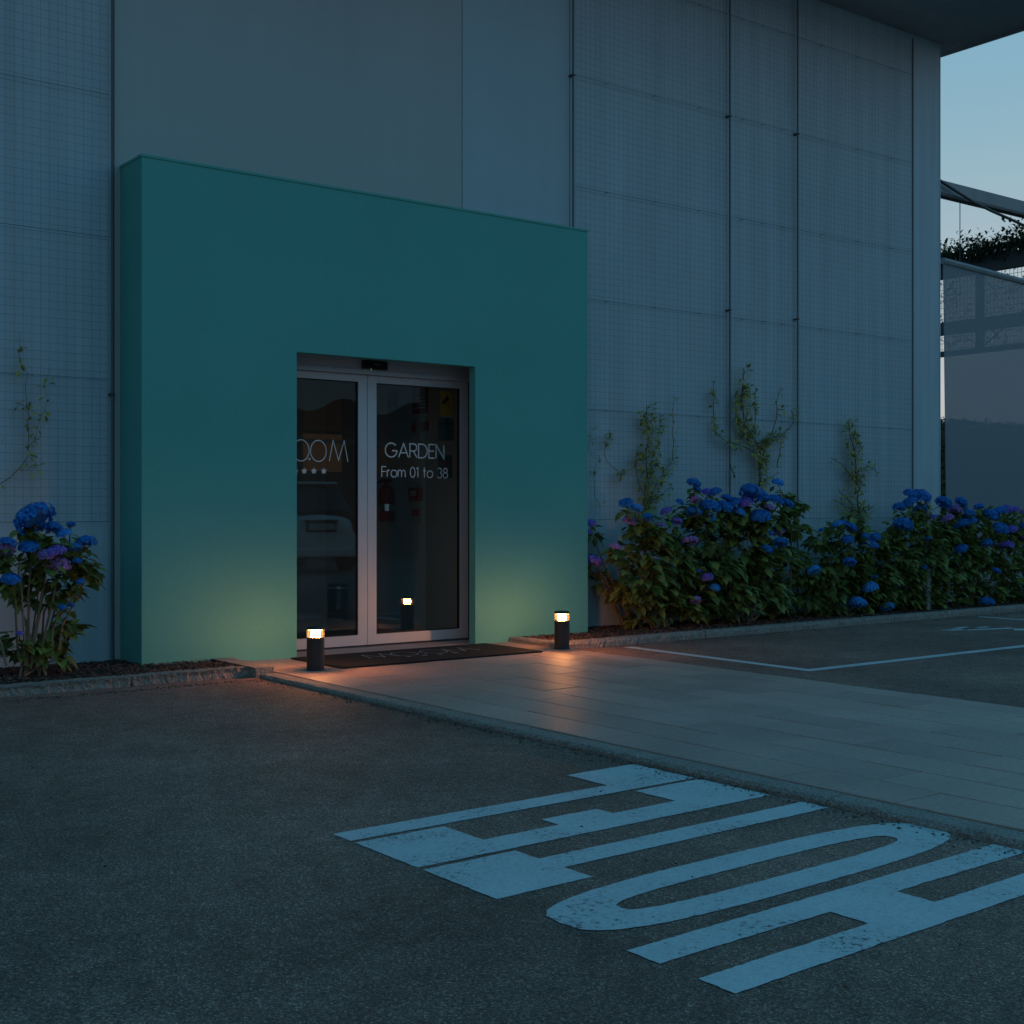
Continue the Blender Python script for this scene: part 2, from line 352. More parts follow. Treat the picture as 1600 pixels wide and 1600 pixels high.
def kerb_run(p, q, w, z0, z1, rough, seg=.95, name='kerb', m=None, step=.02, rise=0):
    """rough split-stone kerb laid as stones end to end from p to q; w = width to the left of p->q"""
    p = Vector((*p, 0)); q = Vector((*q, 0)); L = (q-p).length; d = (q-p)/L; nr = Vector((-d.y, d.x, 0)); mb = MB(); s0 = 0
    while s0 < L-.02:
        s1 = min(s0+seg*random.uniform(.9, 1.1), L)
        if L-s1 < .2: s1 = L
        n = max(2, int((s1-s0-.008)/step)); sec = []
        prof = [(0, z0), (0, z0+(z1-z0)*.35), (0, z0+(z1-z0)*.75), (.012, z1), (w*.35, z1), (w*.7, z1), (w-.01, z1), (w, z1-.012), (w, z0)]
        off = random.uniform(-.004, .004)
        for i in range(n+1):
            s = s0+.004+(s1-s0-.008)*i/n; ring = []
            for j, (a, z) in enumerate(prof):
                P = p+d*s+nr*(a+off)+Vector((0, 0, z))
                k = rough*(1.5 if j < 4 else .4)
                nv = noise.noise_vector(P*52)*k*.75+noise.noise_vector(P*19)*k*.35
                if j in (0, len(prof)-1): nv.z = 0
                if i in (0, n): nv -= d*nv.dot(d)
                ring.append(P+nv)
            sec.append(ring)
        k = len(mb.v); m_ = len(prof)
        for r in sec: mb.v += [tuple(v) for v in r]
        for i in range(n):
            for j in range(m_-1): mb.f.append((k+i*m_+j, k+(i+1)*m_+j, k+(i+1)*m_+j+1, k+i*m_+j+1))
        mb.f.append(tuple(k+j for j in range(m_))); mb.f.append(tuple(k+n*m_+j for j in reversed(range(m_))))
        s0 = s1
    return tag(mb.build(name, m or M['granite']), kind='structure')
random.seed(5)
KT = .035
kerb_run((4.19, 8.42), (-6, 8.20), -.13, AZ-.03, KT, .011)
kerb_run((4.20, 9.02), (4.20, 8.30), -.13, AZ-.03, KT+.006, .011)
kerb_run((6.80, 8.42), (26, 8.78), .12, AZ-.03, KT, .010)
kerb_run((6.92, 8.47), (6.92, 9.02), .12, AZ-.03, KT+.006, .010)
kerb_run((4.105, -3), (4.085, 8.29), -.001, AZ-.03, -.004, .0, name='kerb', seg=20) if False else None
kerb_run((4.075, 8.28), (4.075, -3), .135, AZ-.03, -.002, .009, seg=1.0, name='path_edge_kerb')
# soil beds
def bed(x0, x1, yf, name):
    mb = MB(); nx, ny = int((x1-x0)/.08), 12
    for i in range(nx+1):
        for j in range(ny+1):
            X = x0+(x1-x0)*i/nx; yy = yf(X); Y = yy+(9.5-yy)*j/ny
            mb.v.append((X, Y, .012+.012*noise.noise(Vector((X*3, Y*3, 0)))+.010*noise.noise(Vector((X*14, Y*14, 3)))+(.012 if j > 2 else 0)))
    for i in range(nx):
        for j in range(ny):
            a = i*(ny+1)+j; mb.f.append((a, a+ny+1, a+ny+2, a+1))
    return tag(mb.build(name, M['soil']), kind='structure')
bed(-6, 4.12, lambda X: 8.50, 'planting_bed_soil'); bed(6.92, 26, lambda X: 8.50+(X-6.8)*.0188, 'planting_bed_soil')
def litter(n, fx, name, m, size, z=.03, label=None):
    mb = MB()
    for _ in range(n):
        X, Y, Z = fx(); a = random.uniform(0, PI); l = size*random.uniform(.5, 1.5); w = l*random.uniform(.3, .7)
        R = Matrix.Rotation(a, 3, 'Z') @ Matrix.Rotation(random.uniform(-.6, .6), 3, 'X') @ Matrix.Rotation(random.uniform(-.6, .6), 3, 'Y')
        o = Vector((X, Y, Z)); t = l*.12
        vs = [o+R@Vector(p) for p in ((-l/2,0,0),(0,-w/2,0),(l/2,0,0),(0,w/2,0),(-l*.3,0,t),(0,-w*.3,t),(l*.3,0,t),(0,w*.3,t))]
        mb.add(vs, [(3,2,1,0),(4,5,6,7),(0,1,5,4),(1,2,6,5),(2,3,7,6),(3,0,4,7)])
    o = mb.build(name, m); return tag(o, label, 'mulch' if label else None, kind='stuff')
random.seed(8)
litter(3600, lambda: (random.uniform(1.2, 4.1), random.uniform(8.5, 9.43), .034), 'bark_mulch', M['chip'], .028, label='brown bark mulch covering the bed left of the entrance')
litter(6500, lambda: (lambda X: (X, random.uniform(8.53+(X-6.8)*.0188, 9.43), .034))(6.95+9.5*random.random()**1.5), 'bark_mulch', M['chip'], .030, label='brown bark mulch under the long row of hydrangeas')
def edge_dirt():
    r = random.random()
    if r < .4: return (4.06-abs(random.gauss(0, .05)), random.uniform(.5, 8.1), AZ+.003)
    if r < .65: return (random.uniform(1.5, 4.1), 8.22-abs(random.gauss(0, .05)), AZ+.003)
    if r < .9: return (random.uniform(6.9, 14), 8.40-abs(random.gauss(0, .07))+.02, AZ+.003)
    return (random.uniform(0, 14), random.uniform(2, 8.2), AZ+.003)
o = litter(1700, edge_dirt, 'grit', M['chip'], .014, label='fine grit and dry leaf scraps gathered along the kerbs')
o['category'] = 'grit'
# painted markings
PZ = AZ+.0025
def flat(name, polys, m=M['paint'], z=PZ):
    mb = MB()
    for i, p in enumerate(polys):
        pts = []
        for (xa, ya), (xb, yb) in zip(p, p[1:]+p[:1]):
            n_ = max(1, int(math.hypot(xb-xa, yb-ya)/.02))
            for j in range(n_):
                xx, yy = xa+(xb-xa)*j/n_, ya+(yb-ya)*j/n_
                nv = noise.noise_vector(Vector((xx*45, yy*45, 2)))*.004+noise.noise_vector(Vector((xx*9, yy*9, 7)))*.0015; pts.append((xx+nv.x, yy+nv.y))
        k = len(mb.v); mb.v += [(x, y, z) for x, y in pts]; mb.f.append(tuple(range(k, k+len(pts))))
    return tag(mb.build(name, m), kind='structure')
def rect(x0, x1, y0, y1): return [(x0, y0), (x1, y0), (x1, y1), (x0, y1)]
def skew(poly, k=.028): return [(x, y+(x-4.05)*k) for x, y in poly]
XA, XB = 2.31, 4.04
polys = [rect(XA, XB-.40, 4.03, 4.155), rect(XB-.40, XB, 4.03, 4.42)]                                          # L
polys += [rect(XA, XA+.38, 3.60, 4.0), rect(XA+.38, 3.04, 3.60, 3.755), rect(3.04, 3.32, 3.60, 3.86), rect(3.32, XB-.38, 3.60, 3.765), rect(XB-.38, XB, 3.60, 4.0)]  # E
polys += [rect(XA, XA+.38, 3.17, 3.57), rect(XA+.38, XB+.01, 3.31, 3.44)]                                      # T
n = 28; o1 = arc((XA+XB)/2+.02, 2.88, .86, .19, 0, 360, n); 
def sup(cx, cy, rx, ry, n=32, e=.62):
    out = []
    for i in range(n+1):
        a = 2*PI*i/n; c, s = math.cos(a), math.sin(a)
        out.append((cx+rx*math.copysign(abs(c)**e, c), cy+ry*math.copysign(abs(s)**e, s)))
    return out
A_, B_ = sup(XA/2+XB/2+.03, 2.88, .89, .205), sup(XA/2+XB/2+.03, 2.88, .66, .075)
for i in range(32): polys.append([A_[i], A_[i+1], B_[i+1], B_[i]])                                             # O
polys += [rect(XA, XB+.02, 2.215, 2.34), rect(XA, XB+.02, 2.475, 2.60), rect(3.0, 3.32, 2.34, 2.475)]          # H
flat('painted_word_marking', [skew(p) for p in polys])
flat('parking_bay_line', [[(7.40, 6.22), (7.50, 6.22), (7.56, 8.28), (7.46, 8.28)], [(7.50, 6.22), (26, 6.36), (26, 6.46), (7.50, 6.32)],
                          [(12.72, 6.36), (12.80, 6.36), (12.80, 8.36), (12.72, 8.36)]])
ap = [[(10.95,7.62),(11.2,7.42),(11.3,7.60)], [(11.12,7.54),(11.22,7.44),(11.75,7.28),(11.78,7.38)], [(11.3,7.62),(11.55,7.66),(11.5,7.72),(11.25,7.68)],
      [(11.5,7.52),(11.75,7.55),(11.72,7.60),(11.48,7.57)], [(11.55,7.18),(11.7,7.06),(12.0,6.92),(12.05,7.0),(11.85,7.2),(11.7,7.28)]]
flat('painted_symbol_marking', ap)
# ------------------------------------------------------------------ building
BW = 9.45; RX = 13.63; TOP = 6.75
bt = thing('hotel_building', 'tall pale building with blank panelled wall behind the turquoise entrance', 'building', (0, BW, 0))
DX0, DX1 = 4.55, 6.80
w = MB()
seams = [-8, 0.2, 3.485, 4.55]
w.box(-8, 3.482, BW, BW+.3, 0, TOP); kid(w, 'wall', M['wall'], bt); w = MB()
for a, b in ((7.846, 9.936), (9.944, 10.986), (10.994, RX-.02)): w.box(a, b, BW, BW+.3, 0, TOP)
kid(w, 'wall', M['wall'], bt)
w = MB(); w.box(4.55, 6.606, BW, BW+.3, 2.62, TOP); w.box(3.49, 4.55, BW, BW+.3, 0, TOP); kid(w, 'upper_panel', M['wallp'], bt)
w = MB(); w.box(6.614, DX1, BW, BW+.3, 2.62, TOP); w.box(DX1, 7.836, BW, BW+.3, 0, TOP); kid(w, 'upper_panel', M['wallq'], bt)
w = MB(); w.box(RX-.02, RX, BW-.004, 22, 0, TOP); w.box(-8, RX-.02, BW+2.7, BW+2.75, 0, TOP) ; w.box(-8, 4.5, BW+.31, BW+.36, 0, TOP); w.box(6.85, RX-.02, BW+.31, BW+.36, 0, TOP); w.box(4.5, 6.85, BW+.31, BW+.36, 2.7, TOP)
kid(w, 'side_wall', M['wall'], bt)
r = MB(); r.box(-9, RX+.25, BW-1.5, 22, TOP, TOP+.22); kid(r, 'roof', M['roof'], bt)  # overhang is guessed, its depth widened to shade the upper wall
r = MB(); r.box(-9, RX+.28, BW-1.53, BW-1.5, TOP-.05, TOP+.26); r.box(RX+.25, RX+.28, BW-1.5, 22, TOP-.05, TOP+.26); kid(r, 'fascia', M['roof'], bt)
# lobby behind the door
it = MB(); it.box(3.6, 6.75, BW-.04, BW+5.0, -.08, -.004); kid(it, 'lobby_floor', M['ifloor'], bt)
it = MB(); it.box(6.75, 6.9, BW+.005, BW+5.0, -.004, 2.62); it.box(3.5, 3.6, BW+.4, BW+5.0, -.004, 2.62); it.box(3.6, 6.75, BW+4.9, BW+5.0, -.004, 2.62)
kid(it, 'lobby_wall', M['plaster'], bt)
it = MB(); it.box(3.5, 6.9, BW+.37, BW+5.0, 2.63, 2.7); kid(it, 'lobby_ceiling', M['plaster'], bt)
# portal
PF = 9.03; PL, PR, PT = 3.532, 7.703, 3.655; OL, OR_, OT = 4.765, 6.453, 2.352
pt = thing('entrance_portal', 'big turquoise rendered box framing the glass doors', 'entrance', (PL, PF, 0))
q = MB()
q.box(PL, OL, PF, PF+.09, -.02, PT); q.box(OR_, PR, PF, PF+.09, -.02, PT); q.box(OL, OR_, PF, PF+.09, OT, PT)
q.box(PL, PL+.1, PF+.09, BW-.002, -.02, PT); q.box(PR-.1, PR, PF+.09, BW-.002, -.02, PT)
q.box(PL+.1, PR-.1, PF+.09, BW-.002, PT-.1, PT)
me = bpy.data.meshes.new('surround')
kid(q, 'surround', M['teal'], pt)
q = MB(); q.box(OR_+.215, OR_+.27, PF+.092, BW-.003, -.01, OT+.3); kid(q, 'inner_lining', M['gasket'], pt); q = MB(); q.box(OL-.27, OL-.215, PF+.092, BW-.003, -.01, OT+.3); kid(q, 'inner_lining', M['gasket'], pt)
q = MB(); q.box(PL-.006, PR+.006, PF-.008, BW-.002, PT, PT+.018); kid(q, 'coping', M['teal'], pt)
GY = 9.46
hd = MB(); hd.box(4.4, 6.71, GY-.06, GY+.10, 2.275, 2.62); hd.box(4.4, 6.71, GY-.067, GY-.06, 2.262, 2.30)
kid(hd, 'door_header', M['frame'], pt)
sn = MB(); sx0, sz0 = onY(567, 581, GY-.09); sx1, sz1 = onY(605, 566, GY-.09)
sn.box(sx0, sx1, GY-.105, GY-.061, 2.305, 2.375); so = kid(sn, 'motion_sensor', M['blackpl'], pt, bevel=.008)
sn = MB(); lx, lz = onY(580, 577, GY-.106); sn.box(lx-.003, lx+.003, GY-.107, GY-.1055, lz-.0025, lz+.0025); o = kid(sn, 'indicator_light', M['led'], pt); 
sn = MB()
for k in range(5): sn.box(sx0+.10+k*.014, sx0+.11+k*.014, GY-.107, GY-.1055, 2.342, 2.350)
kid(sn, 'maker_mark', M['matink'], pt)
def leaf_door(x0, x1, label):
    d = bpy.data.objects.new('sliding_door', None); COL.objects.link(d); d.parent = pt; d.location = (x0-PL, GY-PF, 0)
    d['label'] = label
    L = (x0, GY, 0)
    def sub(mb, name, m, **k):
        mb.v = [(x-L[0], y-L[1], z-L[2]) for x, y, z in mb.v]; return mb.build(name, m, d, **k)
    f = MB(); z0, z1 = .012, 2.262; sw = .085; br = .085
    f.box(x0, x0+sw, GY-.022, GY+.022, z0, z1); f.box(x1-sw, x1, GY-.022, GY+.022, z0, z1)
    f.box(x0+sw, x1-sw, GY-.022, GY+.022, z0, z0+br); f.box(x0+sw, x1-sw, GY-.022, GY+.022, z1-.06, z1)
    sub(f, 'frame', M['frame'])
    s = MB(); a, b, c, e = x0+sw, x1-sw, z0+br, z1-.06; t = .007
    s.box(a, a+t, GY-.014, GY+.014, c, e); s.box(b-t, b, GY-.014, GY+.014, c, e); s.box(a+t, b-t, GY-.014, GY+.014, c, c+t); s.box(a+t, b-t, GY-.014, GY+.014, e-t, e)
    sub(s, 'gasket', M['gasket'])
    gl = MB(); gl.box(a+t, b-t, GY-.004, GY+.004, c+t, e-t); sub(gl, 'glass_pane', M['glass'])
    tb = MB(); gy = GY-.0046
    return d, tb, sub, gy
U, V, NR = (1,0,0), (0,0,1), (0,-1,0)
xr0, xr1 = onY(572.5, 800, GY)[0], onY(729, 800, GY)[0]
d2, tb, sub, gy = leaf_door(xr0, xr1, 'right sliding glass door lettered GARDEN From 01 to 38')
a, z = onY(602, 713, gy); b = onY(693.5, 713, gy)[0]
text(tb, 'GARDEN', (a, gy, z-.004), U, V, NR, .118, .0105, .13, b-a)
sub(tb, 'door_lettering', M['vinyl']); tb = MB()
a, z = onY(596.5, 744, gy); b = onY(699.5, 744, gy)[0]
text(tb, 'From 01 to 38', (a, gy, z-.005), U, V, NR, .086, .0085, .13, b-a)
sub(tb, 'door_lettering', M['vinyl'])
xl0, xl1 = xr0-1.03, xr0-.006
d1, tb, sub, gy = leaf_door(xl0, xl1, 'left sliding glass door with thin round logo letters and stars')
xm0, z = onY(514.5, 720.5, gy); xm1 = onY(543.5, 720, gy)[0]; hh = .172
text(tb, 'M', (xm0, gy, z), U, V, NR, hh, .0075, .1, xm1-xm0)
for cxp in (497.5, 470.5):
    cx = onY(cxp, 700, gy)[0]; zc = z+hh*.47; rr = .072
    ribbon(tb, arc(0, 0, rr, hh*.5, 0, 360, 32), .0075, lambda p: Vector((cx+p.x, gy, zc+p.y)))
cx = onY(483.5, 718, gy)[0]; tb.prism(arc(0,0,.010,.010,0,324,9), (cx, gy, z+.012), U, V, (0,-.0006,0))
xm0b = xl0+.09; text(tb, 'M', (xm0b-.02, gy, z), U, V, NR, hh, .0075, .1, xm1-xm0) if False else None
sub(tb, 'door_lettering', M['vinyl']); tb = MB()
for sx in (461.6, 475.3, 490.5, 506):
    c = onY(sx, 736, gy); star(tb, (c[0], gy, c[1]), U, V, NR, .030)
sub(tb, 'door_stars', M['vinyl'])
# threshold
q = MB(); q.box(4.5, 6.66, GY-.07, GY+.06, -.02, .004); kid(q, 'threshold', M['steel'], pt)
# ---- things seen through the glass
def notice(Ya, Yb, z0, z1, m, label, cat='sign', name='wall_sign', draw=None):
    t = thing(name, label, cat, (6.745, (Ya+Yb)/2, z0)); q = MB(); q.box(6.742, 6.749, Ya, Yb, z0, z1); kid(q, 'sign_board', m, t)
    if draw: q = MB(); draw(q); kid(q, 'printed_mark', draw.m, t)
    return t
def wY(px, py): return onX(px, py, 6.745)
def sq(px0, py0, px1, py1):
    a = wY(px0, py1); b = wY(px1, py0); return min(a[0], b[0]), max(a[0], b[0]), a[1], b[1]
Ya, Yb, z0, z1 = sq(645, 645, 668, 604)
z0, z1 = min(z0, z1), max(z0, z1)
def d_(q):
    for k in range(4): q.box(6.7395, 6.742, Ya+.03, Yb-.03-.03*(k % 2), z0+.05+k*.03, z0+.062+k*.03)
d_.m = M['paper']; notice(Ya, Yb, z0, z1, M['redink'], 'dark red and white notice high on the lobby wall', draw=d_)
Ya, Yb, z0, z1 = sq(641, 676, 672, 658); z0, z1 = min(z0, z1), max(z0, z1)
def d2_(q):
    q.prism(arc(0,0,.045,.045,0,345,23), (6.7418, Yb-.07, (z0+z1)/2), (0,1,0), (0,0,1), (-.002,0,0)); q.box(6.7395, 6.742, Ya+.02, Ya+.16, z0+.02, z1-.02)
d2_.m = M['redink']; notice(Ya, Yb, z0, z1, M['paper'], 'small red and white prohibition sign below the dark red notice', draw=d2_)
Ya, Yb, z0, z1 = sq(606, 642, 622, 612); z0, z1 = min(z0, z1), max(z0, z1)
def d3_(q):
    for k in range(3): q.box(6.7395, 6.742, Ya+.03, Yb-.03, z0+.04+k*.07, z0+.075+k*.07)
d3_.m = M['redink']; notice(Ya, Yb, z0, z1, M['facade'], 'narrow dim notice deeper on the lobby wall above the extinguisher', draw=d3_)
Yc = onX(604, 790, 6.66)[0]
ex = thing('fire_extinguisher', 'red fire extinguisher with silver label hung on the lobby wall', 'fire extinguisher', (6.66, Yc, 1.03))
q = MB().lathe([(.0,0),(.07,0),(.076,.012),(.076,.27),(.068,.31),(.035,.345),(.022,.36),(.022,.385),(0,.385)], (6.66, Yc, 1.03), 24); kid(q, 'cylinder', M['red'], ex, smooth=2)
q = MB().lathe([(.0768,.10),(.0772,.10),(.0772,.165),(.0768,.165)], (6.66, Yc, 1.03), 24); kid(q, 'label', M['chrome'], ex)
q = MB().box(6.60, 6.72, Yc-.012, Yc+.012, 1.415, 1.44); q.tube([(6.62, Yc, 1.41), (6.56, Yc+.03, 1.40), (6.56, Yc+.06, 1.25), (6.58, Yc+.06, 1.12)], .009, 6); kid(q, 'handle_and_hose', M['blackpl'], ex)
Ya, Yb, z0, z1 = sq(645.5, 783, 661, 762); z0, z1 = min(z0, z1), max(z0, z1)
t = thing('alarm_call_point', 'small dark red box fixed to the lobby wall', 'alarm box', (6.73, (Ya+Yb)/2, z0)); q = MB().box(6.69, 6.748, Ya, Yb, z0, z1); kid(q, 'case', M['red'], t, bevel=.006)
q = MB().box(6.686, 6.69, Ya+.04, Yb-.04, z0+.05, z1-.03); kid(q, 'push_plate', M['paper'], t)
Ya, Yb, z0, z1 = sq(640, 818, 660, 792); z0, z1 = min(z0, z1), max(z0, z1)
def d4_(q): q.box(6.7395, 6.742, Ya+.05, Yb-.05, z0+.07, z0+.13)
d4_.m = M['redink']; notice(Ya, Yb, z0, z1, M['paper'], 'white pictogram sheet under the small red alarm box', draw=d4_)
# signs stuck inside the right leaf
def glass_sign(px0, py0, px1, py1, m, label, name, cat):
    Yg = GY+.0065; a = onY(px0, py1, Yg); b = onY(px1, py0, Yg)
    t = thing(name, label, cat, (a[0], Yg, a[1])); q = MB().box(a[0], b[0], Yg-.001, Yg+.001, a[1], b[1]); kid(q, 'sheet', m, t)
    return t, a, b, Yg-.0016
t, a, b, y_ = glass_sign(687.5, 612.5, 706.5, 649, M['ydark'], 'yellow card with black surveillance camera symbol on the right door', 'warning_sign', 'sign')
q = MB(); c = ((a[0]+b[0])/2, (a[1]+b[1])/2); R = Matrix.Rotation(math.radians(40), 2)
def rp(pts, ox, oz): return [((R@Vector(p)).x+ox, (R@Vector(p)).y+oz) for p in pts]
q.prism(rp([(-.045,-.014),(.04,-.018),(.04,.018),(-.045,.014)], -.005, .03), (c[0], y_, c[1]), U, V, (0,-.0004,0))
q.prism([(.012,-.012),(.018,-.012),(.018,-.036),(.045,-.036),(.045,-.030),(.024,-.030),(.024,.005),(.018,.005)], (c[0], y_, c[1]), U, V, (0,-.0004,0))
kid(q, 'camera_symbol', M['ink'], t)
t, a, b, y_ = glass_sign(684, 653, 709, 688, M['dimpaper'], 'printed notice of small dark lines under the yellow card', 'notice', 'notice')
q = MB(); W_ = b[0]-a[0]
for k, (f, h) in enumerate([(.4,.01),(.9,.018),(.8,.006),(.75,.006),(.85,.006),(.6,.006),(.9,.006),(.7,.006)]):
    zz = b[1]-.02-k*.024; q.box(a[0]+W_*(.5-f/2), a[0]+W_*(.5+f/2), y_, y_+.0004, zz-h, zz)
kid(q, 'printed_lines', M['ink'], t)
t, a, b, y_ = glass_sign(684.5, 711, 706.5, 746, M['dimpaper'], 'small paper notice with a red line near the door edge', 'notice', 'notice')
q = MB(); W_ = b[0]-a[0]; q.box(a[0]+W_*.12, a[0]+W_*.88, y_, y_+.0004, b[1]-.085, b[1]-.065); kid(q, 'red_line', M['redink'], t)
q = MB(); q.box(a[0]+W_*.3, a[0]+W_*.75, y_, y_+.0004, b[1]-.03, b[1]-.022)
kid(q, 'black_print', M['ink'], t); q = MB()
for fx_, fz_ in ((.04,.02),(.9,.01),(.9,.165)): q.box(a[0]+W_*fx_, a[0]+W_*fx_+.008, y_, y_+.0004, b[1]-fz_-.008, b[1]-fz_)
kid(q, 'corner_mark', M['ink'], t)
bn = thing('waste_bin', 'tall glossy black cylinder bin standing inside behind the left door', 'bin', (6.30, 11.1, 0))
kid(MB().lathe([(0,.0),(.10,0),(.102,.01),(.102,.41),(.096,.425),(.09,.425),(.09,.10),(0,.10)], (6.30, 11.1, 0), 32), 'barrel', M['carglass'], bn, smooth=2)
kid(MB().lathe([(.1035,.385),(.105,.385),(.105,.40),(.1035,.40)], (6.30, 11.1, 0), 32), 'rim_band', M['chrome'], bn)
# doormat
mt = thing('doormat', 'black rubber doormat with faint grey logo letters in front of the doors', 'doormat', (5.58, 8.55, 0))
c = [onG(449, 1029), onG(528.5, 1045), onG(848, 1020), onG(766, 1008)]
q = MB(); q.box(4.67, 6.50, 8.17, 8.95, .002, .014); kid(q, 'mat_pad', M['mat'], mt, bevel=.004)
q = MB(); zt = .0146; x0, x1 = 5.13, 6.14; y0 = 8.53; hh = .235
UY, NZ = (0,1,0), (0,0,1)
text(q, 'M', (x0, y0, zt), U, UY, NZ, hh, .013, .1, .26); text(q, 'M', (x1-.26, y0, zt), U, UY, NZ, hh, .013, .1, .26)
for cx in (5.50, 5.77): ribbon(q, arc(0,0,.105,hh*.5,0,360,28), .013, lambda p: Vector((cx+p.x, y0+hh/2+p.y, zt)))
q.prism(arc(0,0,.012,.012,0,324,9), (5.635, y0+.02, zt), U, UY, (0,0,.0006))
kid(q, 'printed_logo', M['matink'], mt)
for k in range(4): q = MB(); star(q, (5.42+k*.145, y0-.07, zt), U, UY, NZ, .030); kid(q, 'printed_star', M['matink'], mt)
# ------------------------------------------------------------------ bollards
def bollard(x, y, label):
    t = thing('bollard_light', label, 'bollard light', (x, y, 0), 'low bollard lights beside the path'); c = (x, y, 0); R_ = .0625
    kid(MB().lathe([(0,.0),(R_+.004,0),(R_+.004,.006),(R_,.008),(R_,.232),(R_-.004,.236),(0,.236)], c, 40), 'post', M['bollard'], t, smooth=2)
    kid(MB().lathe([(0,.237),(.033,.237),(.033,.288),(0,.288)], c, 32), 'lamp', M['lamp'], t, smooth=2)
    kid(MB().lathe([(.040,.2885),(.057,.2885),(.057,.2875),(.040,.2875),(.040,.2885)], c, 40), 'added_glow_ring', M['glowring'], t)
    kid(MB().lathe([(R_-.009,.236),(R_,.236),(R_,.289),(R_-.009,.289),(R_-.009,.236)], c, 40), 'lens_ring', M['acrylic'], t, smooth=2)
    kid(MB().lathe([(0,.289),(R_+.001,.289),(R_+.001,.300),(R_-.004,.308),(R_-.016,.311),(0,.312)], c, 40), 'cap', M['bollard'], t, smooth=2)
bx = onG(493, 1047); bollard(bx[0], bx[1], 'short black bollard light glowing before the left door on the kerb side')
bx = onG(878, 1014); bollard(bx[0], bx[1], 'short black bollard light glowing by the right end of the doormat')
# ------------------------------------------------------------------ wire trellis panels
def trellis(x0, x1, label, z0=1.05, z1=6.6, rods=(0, 1), y=BW-.045):
    t = thing('wire_trellis', label, 'trellis', (x0, BW-.05, z0), 'wire trellis panels on the pale wall')
    q = MB(); n = int(round((x1-x0-.03)/.0605)); dx = (x1-x0-.03)/n
    for i in range(n+1):
        X = x0+.015+dx*i; wv = .0010
        pts = [(X+.002*noise.noise(Vector((X*9, z*.8, 1))), y+.006*noise.noise(Vector((X*.8, z*.5, 4))), z) for z in [z0+(z1-z0)*k/8 for k in range(9)]]
        q.tube(pts, wv, 3, False)
    z = z0
    while z <= z1:
        q.tube([(x0+.01+(x1-x0-.02)*k/6, y-.003+.006*noise.noise(Vector(((x0+(x1-x0)*k/6)*.8, z*.5, 4))), z) for k in range(7)], .0010, 3, False); z += .0605
    kid(q, 'wire_mesh', M['wire'], t)
    z = z0
    while z <= z1:
        q = MB(); q.tube([(x0+.01, y+.004, z), (x1-.01, y+.004, z)], .0019, 5)
        for k in range(3):
            X = x0+(x1-x0)*(.2+.3*k); q.tube([(X, y-.008, z), (X, BW, z)], .0025, 6)
        kid(q, 'tension_wire', M['steel'], t); z += 1.04
    return t
def rod(x, label, z0=.02, z1=6.7):
    t = thing('wall_rod', label, 'rod', (x, BW-.05, z0), 'dark vertical rods between trellis panels')
    kid(MB().tube([(x, BW-.05, z0), (x, BW-.05, z1)], .0095, 8), 'rod_tube', M['rod'], t)
    q = MB()
    for z in ((1.98,) if x < 4 else (3.2, 5.2)) : q.box(x-.016, x+.016, BW-.063, BW-.001, z-.009, z+.009); kid(q, 'bracket', M['steel'], t); q = MB()
trellis(-1.2, 3.44, 'wire trellis on the wall left of the turquoise entrance')
trellis(7.86, 9.93, 'wire trellis panel directly right of the turquoise entrance')
trellis(9.95, 10.98, 'narrow wire trellis panel between two dark rods')
trellis(11.0, 13.06, 'wire trellis panel nearest the right corner of the wall')
rod(3.455, 'dark vertical rod on the wall just left of the turquoise entrance')
rod(7.84, 'dark vertical rod rising behind the right top corner of the entrance', 3.66)
rod(9.94, 'dark rod on the left side of the narrow trellis panel')
rod(10.99, 'dark rod on the right side of the narrow trellis panel')
t = thing('wall_rod', 'thin seam rod near the building\'s right corner', 'rod', (13.08, BW-.01, .02), 'dark vertical rods between trellis panels')
kid(MB().tube([(13.08, BW-.008, .02), (13.08, BW-.008, 6.7)], .006, 6), 'rod_tube', M['steel'], t)
# ------------------------------------------------------------------ leaves
def leaf(mb, o, d, up, l, w, droop=.25, fold=.25):
    d = d.normalized(); s = d.cross(up)
    if s.length < 1e-3: s = d.orthogonal()
    s.normalize(); n = s.cross(d).normalized()
    def P(a, b): return o+d*(a*l)+s*(b*w)+n*(abs(b)*w*fold-droop*l*a*a)
    vs = [P(0,0), P(.28,-.40), P(.28,0), P(.28,.40), P(.62,-.40), P(.62,0), P(.62,.40), P(1.0,0)]
    mb.add(vs, [(0,2,1),(0,3,2),(1,2,5,4),(2,3,6,5),(4,5,7),(5,6,7)])
def rv(): 
    while True:
        v = Vector((random.uniform(-1,1), random.uniform(-1,1), random.uniform(-1,1)))
        if .05 < v.length < 1: return v
